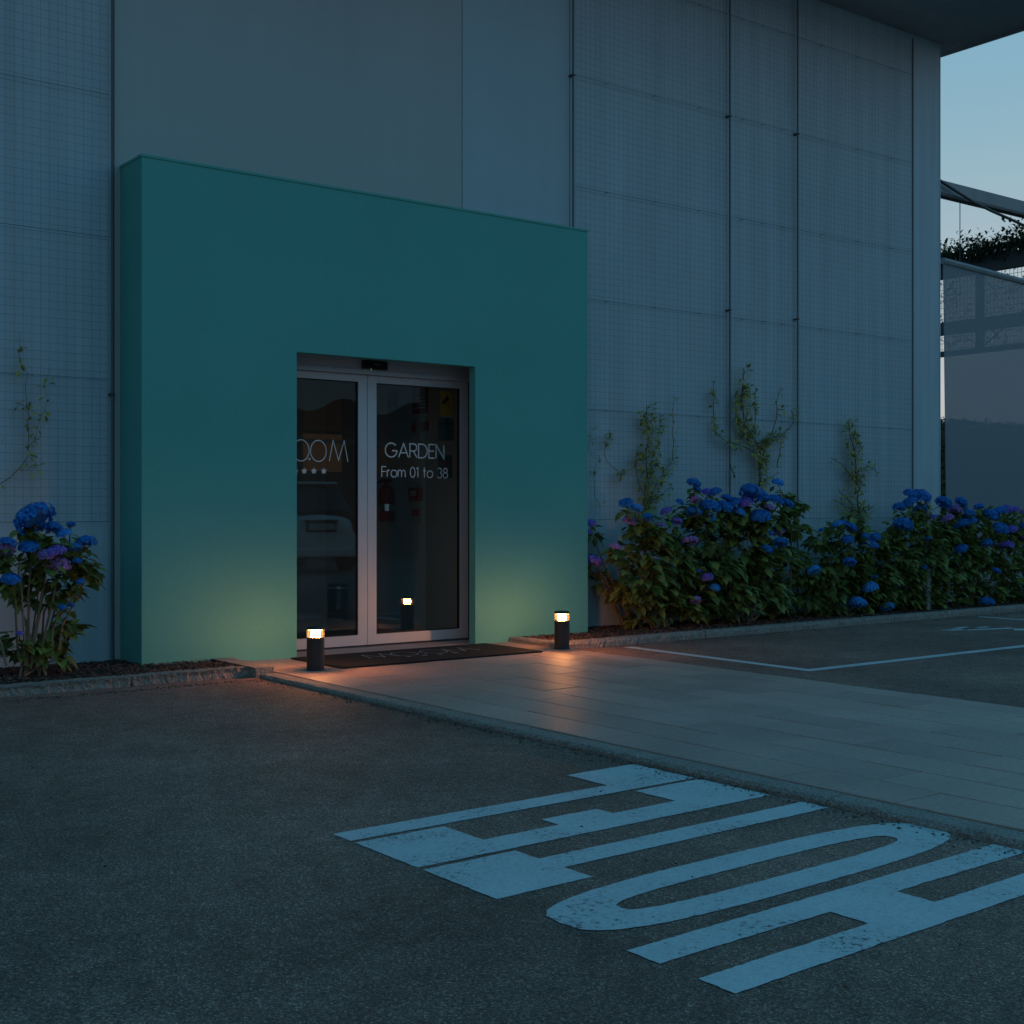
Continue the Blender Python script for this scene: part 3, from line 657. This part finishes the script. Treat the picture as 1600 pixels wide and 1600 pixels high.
# vines
def wall_vine(name_label, stems, twig, dens, ls=.042, rad=.05, Y=BW-.065, extra=(), group='young climbers on the wire trellis'):
    """stems: list of pixel polylines on the wall; leaves clothe them, dens per metre"""
    allp = []
    for st in stems: allp.append([Vector((onY(px, py, Y)[0], Y, onY(px, py, Y)[1])) for px, py in st])
    base = allp[0][0].copy()
    t = thing('climbing_vine', name_label, 'vine', base, group)
    sm, lf = MB(), MB()
    for k, pl in enumerate(allp):
        pts = []
        for i in range(len(pl)-1):
            n = max(2, int((pl[i+1]-pl[i]).length/.04))
            for j in range(n):
                p = pl[i].lerp(pl[i+1], j/n); pts.append(p+noise.noise_vector(p*7)*.02)
        pts.append(pl[-1])
        for p in pts: p.y = min(p.y, BW-.05)
        r0 = twig*(1 if k == 0 else .6); m_ = len(pts)
        sm.tube(pts, [r0*(1-.6*i/m_) for i in range(m_)], 5)
        for i in range(m_-1):
            dd = pts[i+1]-pts[i]; frac = i/m_
            nl = dens[k]*dd.length; nl = int(nl)+(random.random() < nl-int(nl))
            nl = int(round(nl*max(0, .45+1.1*noise.noise(pts[i]*9+Vector((k, 0, 0))))*2.3))
            for _ in range(nl):
                v = rv(); R_ = rad[k] if isinstance(rad, (list, tuple)) else rad
                o = pts[i]+Vector((v.x*R_, -abs(v.y)*R_*.8, v.z*R_)); o.y = min(o.y, BW-.05)
                dr = Vector((v.x*1.3, -abs(v.y)*.8-.1, v.z-.25+random.uniform(-.3, .5)))
                l = ls*random.uniform(.6, 1.35); leaf(lf, o, dr, Vector((0,-.6,1)), l, l*random.uniform(.45, .7))
                if R_ > .03 and random.random() < .5: sm.tube([pts[i], o], .0012, 3, False)
    kid(sm, 'stem', M['vstem'], t); kid(lf, 'foliage', M['vleaf'], t)
random.seed(21)
wall_vine('thin two-armed vine on the trellis left of the entrance', [[(0,757),(18,743),(33,728),(44,712),(46,690),(45,650),(40,635),(43,600),(44,585),(32,575),(30,545),(31,520)],
    [(44,705),(55,690),(58,665),(66,650),(72,640),(72,600),(77,575)], [(40,735),(55,725),(60,735)], [(45,640),(34,633),(24,630)], [(0,690),(6,685)]], .003, [42, 36, 60, 50, 30], .040, .032)
wall_vine('sparse drooping vine strand at the right edge of the turquoise box', [[(938,790),(930,778),(928,760),(928,730),(935,718),(925,715),(918,700),(922,680),(928,665),(929,632)], [(918,705),(920,690),(926,680)]], .0025, [38, 40], .040, .03)
wall_vine('short curled vine with one leafy tuft, thin red stem', [[(972,745),(965,740),(950,722),(945,710),(948,700),(953,692),(952,682),(952,672)], [(948,692),(956,678),(950,674)], [(968,738),(974,746)]], .003, [6, 150, 120], .038, .035)
wall_vine('bushy pale vine between the entrance and the tallest climber', [[(1007,800),(1006,780),(1012,750),(1008,720),(1012,690),(1010,660),(1010,630)],
    [(1008,790),(1025,760),(1040,735),(1052,720),(1054,708)], [(1012,740),(1028,715),(1030,680),(1030,650)], [(1007,770),(995,745),(992,715),(998,700)], [(1052,720),(1051,690),(1052,660),(1053,615)], [(1008,675),(995,668)], [(1008,795),(1030,775),(1050,760)]],
    .006, [230, 130, 110, 130, 16, 90, 60], .045, [.10, .07, .06, .08, .02, .04, .06])
wall_vine('tallest climber, a leafy fan spreading over the two dark rods', [[(1187,760),(1186,730),(1188,710),(1180,690),(1165,665),(1160,640),(1161,610),(1162,575)],
    [(1187,735),(1196,700),(1190,690),(1198,680)], [(1188,715),(1165,700),(1145,694),(1128,685),(1120,675)], [(1185,700),(1200,685),(1215,680),(1228,675),(1240,660),(1236,640)], [(1116,680),(1115,650),(1114,620),(1116,595)],
    [(1175,680),(1180,650),(1179,620),(1181,608)], [(1205,680),(1212,655),(1213,630),(1219,605)], [(1216,730),(1218,700),(1219,690)], [(1170,690),(1150,660),(1148,635),(1149,618)], [(1186,755),(1205,745),(1217,738)], [(1148,745),(1144,730),(1142,725)], [(1213,640),(1226,640)]],
    .010, [260, 160, 120, 130, 60, 80, 60, 50, 60, 40, 25, 90], .045, [.09, .09, .06, .06, .02, .035, .03, .03, .03, .04, .03, .03])
wall_vine('upright brown and green climber right of the narrow trellis panel', [[(1343,810),(1340,780),(1338,750),(1337,725),(1334,705),(1328,680),(1325,655)], [(1340,800),(1318,790),(1310,785),(1300,780)], [(1340,760),(1330,740),(1315,725),(1297,714)], [(1338,740),(1355,730),(1368,735),(1370,745)], [(1345,800),(1360,795),(1365,790)], [(1335,790),(1312,770),(1308,760)]],
    .010, [260, 80, 60, 70, 60, 90], .045, [.10, .08, .04, .05, .05, .06])
# ------------------------------------------------------------------ hydrangeas
HEADS = {}
def head_mesh(c, var, n, flat_=.62):
    key = (c, var)
    if key in HEADS: return HEADS[key]
    mb = MB(); rs = random.Random(hash(c) % 97*0+len(c)*13+var)
    for i in range(n):
        f = (i+.5)/n; ph = math.acos(1-1.38*f); th = i*2.39996+rs.uniform(-.15, .15)
        nn = Vector((math.sin(ph)*math.cos(th), math.sin(ph)*math.sin(th), math.cos(ph)))
        o = Vector((nn.x, nn.y, nn.z*flat_))*rs.uniform(.84, 1.04)
        nn = (nn+Vector((rs.uniform(-.35,.35), rs.uniform(-.35,.35), rs.uniform(-.35,.35)))).normalized()
        a = nn.orthogonal().normalized(); b = nn.cross(a); rot = rs.uniform(0, PI/2); sz = rs.uniform(.15, .21)
        for k in range(4):
            t = rot+k*PI/2; e = a*math.cos(t)+b*math.sin(t); s_ = nn.cross(e)
            mb.add([o, o+e*sz*.6+s_*sz*.5+nn*.03, o+e*sz*1.05+nn*.0, o+e*sz*.6-s_*sz*.5+nn*.03], [(0,1,2,3)])
    mb.lathe([(0,-.05),(.55,-.1),(.8,.12),(.6,.42),(0,.52)], (0,0,0), 10)
    me = bpy.data.meshes.new('flower_head'); me.from_pydata(mb.v, [], mb.f); me.materials.append(M[c]); HEADS[key] = me; return me
CC = {'b': 'blue', 's': 'sky_blue', 'v': 'violet', 'm': 'mauve'}
def hydrangea(label, base, blobs, heads, nleaf, Yc, stems=(), leafl=.085, low=None):
    """blobs: (px, py, r px, dY); heads: (px, py, width px, colour)"""
    bxp, byp = base; bX, bZ = onY(bxp, byp, Yc)
    B0 = Vector((bX, Yc, .02))
    t = thing('hydrangea_bush', label, 'hydrangea', B0, 'hydrangea bushes along the wall')
    lf, sm = MB(), MB(); tips = []
    wb = []
    for px, py, r, dy in blobs:
        X, Z = onY(px, py, Yc+dy); R_ = r*depth(X, Yc+dy)/FOC; wb.append((Vector((X, Yc+dy, Z)), R_))
    tot = sum(r**2 for _, r in wb)
    for c_, R_ in wb:
        n = int(1.18*nleaf*R_**2/tot); nb = Vector(c_)
        Sh = [B0+Vector((random.uniform(-.1,.1), random.uniform(-.08,.08), 0)), B0.lerp(nb, .5)+Vector((random.uniform(-.05,.05), 0, .02)), nb]
        sm.tube([Sh[0], Sh[0].lerp(Sh[1], .5), Sh[1], Sh[1].lerp(Sh[2], .5), Sh[2]], [.009, .008, .007, .006, .004], 5)
        cl = [rv().normalized() for _ in range(max(5, n//14))]
        for i in range(n):
            k = cl[i % len(cl)]; v = (k*random.uniform(.5, 1.05)+rv()*.42)
            o = c_+Vector((v.x*R_, v.y*R_*.8, v.z*R_*.9))
            if o.z < .05: o.z = random.uniform(.05, .15)
            if o.y > BW-.07: o.y = BW-.07-random.random()*.1
            dr = Vector((v.x*1.0+random.uniform(-.5,.5), v.y-.15+random.uniform(-.5,.5), -.15+random.uniform(-.35,.45)))
            l = leafl*random.uniform(.75, 1.7); leaf(lf, o, dr, Vector((random.uniform(-.3,.3), random.uniform(-.5,.2), 1)), l, l*random.uniform(.6, .75), .3, .3)
    for px, py, wpx, c_ in heads:
        Yh = Yc-.16+random.uniform(-.08, .05)
        near = min(wb, key=lambda q: (q[0]-Vector((onY(px, py, Yc)[0], Yc, onY(px, py, Yc)[1]))).length)
        X, Z = onY(px, py+wpx*.12, Yh); r = random.uniform(.50, .62)*wpx*depth(X, Yh)/FOC
        h = bpy.data.objects.new('flower_head', head_mesh(CC[c_], random.randint(0, 1), 110)); COL.objects.link(h); h.parent = t
        h.location = Vector((X, Yh, Z))-B0; h.scale = (r, r*.95, r*random.uniform(.85, 1.1))
        h.rotation_euler = (random.uniform(.15, .6), random.uniform(-.3, .3), random.uniform(0, 6))
        P = Vector((X, Yh, Z-r*.2)); Q = near[0].lerp(P, .4)+Vector((0, 0, -.02)); sm.tube([Q, Q.lerp(P, .5), P], [.005, .004, .0035], 5)
        for k in range(5):
            a = random.uniform(0, 2*PI); leaf(lf, P+Vector((0, .02, -.02-.02*k)), Vector((math.cos(a), math.sin(a), -.15)), Vector((0,0,1)), leafl*random.uniform(.9, 1.3), leafl*random.uniform(.6,.8), .35, .25)
    for st in stems:
        pts = [Vector((onY(px, py, Yc-.1)[0], Yc-.1, onY(px, py, Yc-.1)[1])) for px, py in st]; sm.tube(pts, [.009-.004*i/len(pts) for i in range(len(pts))], 6)
    kid(lf, 'foliage', M['leaf'], t); kid(sm, 'stem', M['stem'], t)
    return t
random.seed(31)
hydrangea('leggy hydrangea with bare stems and a broad blue head, left of the entrance', (50, 1035),
  [(50,838,24,0),(28,885,28,0),(75,872,30,0),(20,920,22,.05),(105,868,26,0),(128,885,20,0),(60,925,26,0),(95,920,22,0),(136,905,14,0),(78,990,17,0),(30,1000,22,0),(70,1020,24,0),(45,1015,24,.05),(100,985,18,0),(88,1030,16,0)],
  [(54,804,57,'b'),(82,822,26,'b'),(111,818,13,'b'),(100,831,24,'s'),(12,845,24,'b'),(9,856,26,'m'),(45,851,32,'b'),(88,860,28,'v'),(72,864,22,'m'),(92,880,32,'m'),(136,843,30,'b'),(118,853,20,'s'),(121,874,16,'b'),(17,902,26,'b'),(126,907,13,'b'),(97,947,13,'b'),(111,944,10,'b'),(31,988,12,'v')],
  560, 8.92, [[(40,1040),(38,1010),(36,960),(32,905)],[(48,1045),(52,1000),(60,960),(66,920)],[(42,1035),(45,980),(44,930),(48,880)],[(60,1040),(70,990),(82,940),(88,905)],[(92,1015),(98,975),(112,950),(126,910)],[(30,1035),(26,990),(24,940),(20,905)],[(80,1030),(82,985),(92,955)],[(10,1040),(2,1005),(-10,985)]], .082)
hydrangea('violet-headed hydrangea half hidden by the turquoise box', (985, 965), [(925,835,14,0),(920,868,14,0),(935,895,14,0),(948,915,12,.0),(965,935,14,0)],
  [(922,815,18,'v'),(920,830,12,'v'),(926,873,30,'v')], 90, 9.34, [[(990,965),(960,930),(945,905),(925,875)],[(985,968),(962,922),(950,895)]], .08)
hydrangea('hydrangea with mauve and blue heads nearest the right bollard', (1030, 975),
  [(990,815,22,0),(1010,860,36,0),(1050,835,26,0),(1000,905,40,0),(1050,890,38,0),(1085,920,34,0),(985,935,24,0),(1030,940,34,0),(1075,955,24,0),(965,860,16,0),(1000,965,18,0)],
  [(978,783,22,'b'),(994,792,18,'s'),(984,812,21,'m'),(1011,806,18,'b'),(1041,797,17,'v'),(1058,813,16,'v'),(1077,843,29,'m'),(961,852,18,'m'),(1023,872,15,'m'),(1090,892,13,'v'),(1105,900,17,'v'),(1117,916,15,'s'),(1087,936,18,'m'),(1031,819,10,'v')],
  1150, 9.0, [[(1017,905),(1024,880),(1033,850),(1041,825)],[(990,930),(1003,900),(1013,878)]], .088)
hydrangea('tallest hydrangea crowned with many deep blue heads', (1165, 965),
  [(1090,810,26,0),(1120,830,34,0),(1160,820,34,0),(1200,820,36,0),(1235,790,22,0),(1245,835,16,0),(1110,880,40,0),(1160,880,44,0),(1205,880,36,0),(1140,930,42,0),(1190,925,42,0),(1215,950,24,0),(1110,950,22,0),(1250,900,16,.1),(1232,870,16,0)],
  [(1084,752,22,'b'),(1089,763,16,'b'),(1105,767,16,'v'),(1117,767,20,'b'),(1062,783,14,'b'),(1084,797,24,'b'),(1086,779,16,'m'),(1108,787,34,'b'),(1132,789,26,'b'),(1109,808,18,'s'),(1145,783,24,'b'),(1165,783,22,'v'),(1155,798,18,'s'),(1174,767,32,'b'),(1192,773,24,'b'),(1212,778,24,'b'),(1230,784,22,'b'),(1188,803,32,'b'),(1201,792,16,'m'),(1202,833,15,'b'),(1219,845,22,'b'),(1218,829,18,'m'),(1197,856,22,'b'),(1135,776,16,'b'),(1215,752,20,'s')],
  1900, 8.98, [[(1235,930),(1236,880),(1237,820)],[(1160,960),(1163,900),(1170,830)]], .09)
hydrangea('lower hydrangea with few blue heads under the upright climber', (1320, 960),
  [(1290,840,26,0),(1330,830,28,0),(1365,850,26,0),(1280,885,28,0),(1320,885,36,0),(1365,895,34,0),(1300,930,36,0),(1345,935,34,0),(1265,930,22,0),(1380,930,22,0),(1250,905,16,0)],
  [(1308,817,16,'s'),(1330,822,20,'b'),(1325,841,17,'b'),(1283,827,10,'b'),(1360,848,22,'b'),(1368,837,18,'b'),(1352,836,12,'b'),(1272,889,22,'s'),(1367,901,15,'b'),(1359,915,24,'s'),(1340,940,24,'s'),(1386,946,23,'s'),(1327,876,18,'b'),(1315,816,14,'b')],
  1500, 9.0, [], .085)
hydrangea('hydrangea with stacked blue heads at the building corner', (1440, 950),
  [(1400,840,24,0),(1430,820,26,0),(1460,830,26,0),(1400,880,34,0),(1445,875,38,0),(1420,915,36,0),(1465,910,34,0),(1390,920,20,0),(1440,935,22,0)],
  [(1425,770,28,'b'),(1440,772,26,'b'),(1421,782,24,'b'),(1406,790,20,'b'),(1411,817,28,'b'),(1438,792,18,'b'),(1450,840,12,'s'),(1445,884,12,'s'),(1448,775,16,'b')],
  1400, 8.98, [], .085)
hydrangea('long hydrangea at the right edge before the woven screen', (1530, 940),
  [(1490,810,24,0),(1525,815,26,0),(1560,815,26,0),(1590,815,22,0),(1490,860,34,0),(1530,860,36,0),(1575,860,36,0),(1500,905,34,0),(1545,905,34,0),(1590,905,34,0),(1615,850,30,0),(1470,830,20,0),(1520,925,22,0),(1570,925,22,0)],
  [(1474,782,27,'b'),(1502,783,19,'b'),(1492,795,22,'m'),(1481,808,18,'m'),(1458,807,14,'v'),(1511,802,22,'b'),(1503,817,22,'b'),(1519,813,16,'b'),(1529,790,15,'b'),(1561,797,24,'b'),(1548,802,22,'b'),(1584,795,18,'v'),(1572,793,16,'v'),(1563,823,22,'b'),(1579,825,20,'v'),(1572,849,22,'v'),(1541,847,22,'b'),(1502,855,17,'b'),(1557,890,14,'b'),(1542,937,20,'b'),(1598,820,14,'b'),(1599,840,14,'v'),(1506,792,12,'b'),(1600,798,14,'m')],
  2000, 9.05, [[(1515,890),(1530,860),(1545,820)],[(1440,905),(1460,870)]], .088)
# bollard-like steel stake among the hydrangeas
t = thing('steel_stake', 'thin grey stake standing among the hydrangeas at the corner', 'stake', (*[onY(1449, 900, 9.0)[0], 9.0], 0))
xx = onY(1449, 780, 8.88)[0]; kid(MB().box(xx-.03, xx+.03, 8.86, 8.90, .0, onY(1449, 781, 8.88)[1]), 'stake_bar', M['roof'], t)
# ------------------------------------------------------------------ right side: screen, pergola, hedge
sc = thing('woven_screen', 'large grey see-through fabric screen beyond the building corner', 'screen', (14.4, 9.9, 0))
q = MB(); Yq = 9.9
L0 = onY(1474.5, 410, Yq); L1 = onY(1481, 800, Yq); X2 = 20.5
zr = 4.24
q.prism([(L1[0]-.0, .05), (X2, .05), (X2, 4.03), (L0[0], L0[1])], (0, Yq, 0), U, V, (0, .012, 0)); kid(q, 'fabric', M['screen'], sc)
q = MB().tube([(L0[0]-.02, Yq+.005, L0[1]+.02), (X2, Yq+.005, 4.05)], .045, 8); kid(q, 'top_rail', M['roof'], sc)
q = MB().box(X2-.05, X2+.05, Yq-.05, Yq+.06, 0, 4.2); kid(q, 'post', M['steel'], sc)
pg = thing('pergola', 'dark steel pergola frame with crossing beams behind the screen', 'pergola', (19, 12.3, 0))
kid(MB().box(13.7, 26, 11.45, 11.57, 5.785, 5.967), 'long_beam', M['roof'], pg)
kid(MB().box(13.7, 26, 11.44, 11.58, 5.745, 5.784), 'beam_flange', M['steel'], pg)
for z0, z1, y0 in ((5.02, 5.28, 10.2), (4.08, 4.28, 10.2), (3.72, 3.80, 10.2)):
    kid(MB().box(18.93, 19.07, y0, 14.4, z0, z1), 'cross_beam', M['steel'], pg)
for yy, z0, z1 in ((12.42, 3.80, 5.02), (14.45, 0, 5.5), (10.1, 0, 5.5)): kid(MB().box(18.95, 19.05, yy-.05, yy+.05, z0, z1), 'post', M['steel'], pg)
kid(MB().bar((19, 12.4, 3.8), (19, 10.6, 5.0), .02), 'diagonal_brace', M['steel'], pg)
kid(MB().tube([(19, 10.2, 5.42), (19, 14.4, 5.42)], .012, 6), 'guide_wire', M['steel'], pg)
a = onY(1500, 315, 11.5); kid(MB().tube([(a[0], 11.5, 5.76), (a[0], 11.5, 4.2)], .007, 5), 'hanging_wire', M['steel'], pg)
rpt = [onY(px, py, 11.38) for px, py in [(1450,268),(1467,281),(1490,296),(1520,315),(1550,330),(1580,343),(1620,362)]]
tag(MB().tube([(x_, 11.38, z_) for x_, z_ in rpt], .022, 8).build('slack_cable', M['steel'], smooth=True), 'thick dark cable sagging across the long pergola beam', 'cable')
t = thing('wire_trellis', 'fine mesh fence panel filled with bare vine twigs on the pergola', 'trellis', (19.1, 12, 3.3))
q = MB(); y_ = 10.2
while y_ < 14.4: q.tube([(19.1, y_, 3.75), (19.1, y_, 5.05)], .004, 3, False); y_ += .07
z_ = 3.75
while z_ < 5.05: q.tube([(19.1, 10.2, z_), (19.1, 14.4, z_)], .004, 3, False); z_ += .1
kid(q, 'wire_mesh', M['wire'], t)
random.seed(41)
t = thing('pergola_climber', 'dark leafy climber running along the top of the pergola', 'climbing plant', (19, 12.3, 4.8))
lf, sm = MB(), MB()
for i in range(6500):
    Y = random.uniform(10.4, 14.4); thick = .20+.12*noise.noise(Vector((Y*1.7, 0, 0)))+(.12 if Y < 11.9 else 0)
    o = Vector((19+random.gauss(0, .18), Y, 5.16+abs(random.gauss(0, .42))*thick*1.3+random.random()*.24)); l = random.uniform(.05, .10)
    leaf(lf, o, rv(), Vector((0,0,1)), l, l*.6)
for i in range(700):
    Y = random.uniform(10.4, 14.4); o = Vector((19.1+random.gauss(0, .08), Y, random.uniform(3.8, 5.1))); l = random.uniform(.03, .08)
    leaf(lf, o, rv(), Vector((0,0,1)), l, l*.6)
for i in range(60):
    p = Vector((19.05, random.uniform(10.3, 14.3), random.uniform(3.8, 5.1))); pts = [p]
    for k in range(6): p = p+Vector((random.uniform(-.04,.04), random.uniform(-.15,.15), random.uniform(-.12,.15))); pts.append(p)
    sm.tube(pts, .006, 4, False)
for i in range(26):
    p = Vector((19+random.gauss(0,.1), random.uniform(10.6, 14.3), 5.3)); pts = [p]
    for k in range(4): p = p+Vector((random.uniform(-.05,.05), random.uniform(-.08,.08), random.uniform(.04,.10))); pts.append(p)
    sm.tube(pts, .004, 4, False)
    for k in range(5): leaf(lf, pts[random.randint(1,4)], rv(), Vector((0,0,1)), .07, .045)
kid(lf, 'foliage', M['dleaf'], t); kid(sm, 'stem', M['vstem'], t)
# clipped hedge in the distance
random.seed(51)
t = thing('clipped_hedge', 'dark green hedge seen in the slit beside the building corner', 'hedge', (22, 14.8, 0))
lf = MB()
for i in range(15000):
    X = random.uniform(17, 30); top = 2.82+.05*noise.noise(Vector((X*2, 0, 0)))
    f = random.random(); Z = random.uniform(.0, top) if f < .75 else top+random.gauss(0, .03); Y = 14.55+abs(random.gauss(0, .06)) if f < .75 else random.uniform(14.55, 15.2)
    l = random.uniform(.05, .11); leaf(lf, Vector((X, Y, Z)), rv(), Vector((0,-.5,1)), l, l*.6)
kid(lf, 'foliage', M['dleaf'], t)
kid(MB().box(17, 30, 14.68, 15.1, 0, 2.72), 'inner_branches', M['dleaf'], t)
# ------------------------------------------------------------------ the far side of the car park (mirrored in the door glass)
ob = thing('opposite_building', 'dark building with lit orange windows reflected in the doors', 'building', (18, -12, 0))
q = MB().box(6, 34, -12.4, -12, 0, 5.4); kid(q, 'wall', M['facade'], ob)
q = MB()
for X in (8, 10.5, 13, 15.7, 18.3, 20.9, 23.5, 26, 28.5): q.box(X-.16, X+.16, -12.0, -11.8, 0, 4.6)
q.box(6, 34, -12, -11.85, 2.95, 3.05); kid(q, 'pilaster', M['wallp'], ob)
def farwin(x0, x1, z0, z1, m):
    kid(MB().box(x0, x1, -12.0, -11.96, z0, z1), 'lit_window', m, ob)
farwin(16.5, 17.65, 2.2, 3.2, M['win']); farwin(16.5, 17.65, 3.3, 4.2, M['dimwin']); farwin(18.7, 20.4, 2.1, 2.9, M['dimwin']); farwin(13.4, 15.2, 1.9, 2.9, M['dimwin'])
aw = thing('scalloped_awning', 'pale canvas awning with wavy lower edge reflected high in the doors', 'awning', (18, -8, 3.4))
q = MB(); n = 260
for i in range(n+1):
    X = 9+18*i/n; zb = 3.62-.17*math.cos(2*PI*(X-14.5)/1.95)
    q.v += [(X, -8.0, zb), (X, -8.0, 4.3), (X, -8.02, zb), (X, -8.02, 4.3), (X, -11.8, 5.0)]
for i in range(n):
    a = i*5; b = a+5; q.f += [(a, b, b+1, a+1), (a+3, b+3, b+2, a+2), (a+2, b+2, b, a), (a+1, b+1, b+4, a+4)]
kid(q, 'canvas', M['awning'], aw)
# parked car, tail towards the doors
def car(x, y, rot):
    t = thing('parked_car', 'small white hatchback with tail towards the entrance, mirrored in the glass', 'car', (x, y, AZ)); t.rotation_euler = (0, 0, rot); t.scale = (1, 1, 1.13)
    # local: +X = rear direction, width along Y ; sections along X
    def loft(secs, ):
        mb = MB(); k = 0; m_ = len(secs[0][1])
        for X, prof in secs:
            for yy, zz in prof: mb.v.append((X, yy, zz))
        for i in range(len(secs)-1):
            for j in range(m_): mb.f.append((i*m_+j, i*m_+(j+1)%m_, (i+1)*m_+(j+1)%m_, (i+1)*m_+j))
        mb.f.append(tuple(reversed(range(m_)))); mb.f.append(tuple((len(secs)-1)*m_+j for j in range(m_))); return mb
    def sec(w_, z0, z1, w2): return [(-w_*.9, z0), (w_*.9, z0), (w_, z0+.12), (w_*1.0, (z0+z1)/2), (w2, z1), (-w2, z1), (-w_*1.0, (z0+z1)/2), (-w_, z0+.12)]
    b = loft([(-1.95, sec(.55,.35,.62,.5)), (-1.8, sec(.78,.25,.78,.66)), (-1.0, sec(.86,.22,.95,.76)), (0, sec(.88,.22,1.0,.8)), (1.1, sec(.88,.22,1.03,.8)), (1.72, sec(.85,.24,1.02,.76)), (1.86, sec(.80,.30,.92,.68))])
    bo = b.build('body', M['carw'], t, smooth=True); sb = bo.modifiers.new('s', 'SUBSURF'); sb.levels = 2; sb.render_levels = 2
    g_ = loft([(-.95, [(-.70,.93),(.70,.93),(.68,.95),(-.68,.95)]), (-.35, [(-.76,.95),(.76,.95),(.60,1.42),(-.60,1.42)]), (.3, [(-.78,.97),(.78,.97),(.61,1.50),(-.61,1.50)]), (1.15, [(-.77,.98),(.77,.98),(.60,1.46),(-.60,1.46)]), (1.72, [(-.72,.98),(.72,.98),(.55,1.05),(-.55,1.05)])])
    g_.build('window_glass', M['carglass'], t, smooth=False, bevel=.03)
    r_ = MB(); r_.box(-.35, 1.2, -.6, .6, 1.485, 1.53); r_.build('roof', M['carw'], t, bevel=.02)
    for X in (-1.25, 1.2):
        for s_ in (-1, 1):
            wv = MB().tube([(X, s_*.66, .3), (X, s_*.87, .3)], .3, 24); wo_ = wv.build('wheel', M['tyre'], t, bevel=.02)
            MB().tube([(X, s_*.872, .3), (X, s_*.885, .3)], .19, 16).build('rim', M['chrome'], wo_)
    for s_ in (-1, 1):
        MB().box(1.66, 1.83, s_*.72-.07, s_*.72+.07, .66, .92).build('tail_lamp', M['tail'], t, bevel=.03)
        MB().box(-1.84, -1.7, s_*.6-.1, s_*.6+.1, .55, .70).build('headlight', M['chrome'], t, bevel=.03)
        MB().box(-.45, -.35, s_*.95-.08, s_*.95+.08, .95, 1.07).build('wing_mirror', M['carw'], t, bevel=.03)
    MB().box(1.84, 1.875, -.30, .30, .69, .86).build('plate_recess', M['blackpl'], t, bevel=.01)
    MB().box(1.876, 1.882, -.26, .26, .72, .83).build('number_plate', M['paper'], t)
    MB().box(1.80, 1.90, -.34, .34, .87, .90).build('tailgate_handle', M['chrome'], t, bevel=.008)
    MB().box(1.80, 1.93, -.74, .74, .27, .42).build('bumper', M['carw'], t, bevel=.03)
car(12.15, -4.6, math.radians(96))
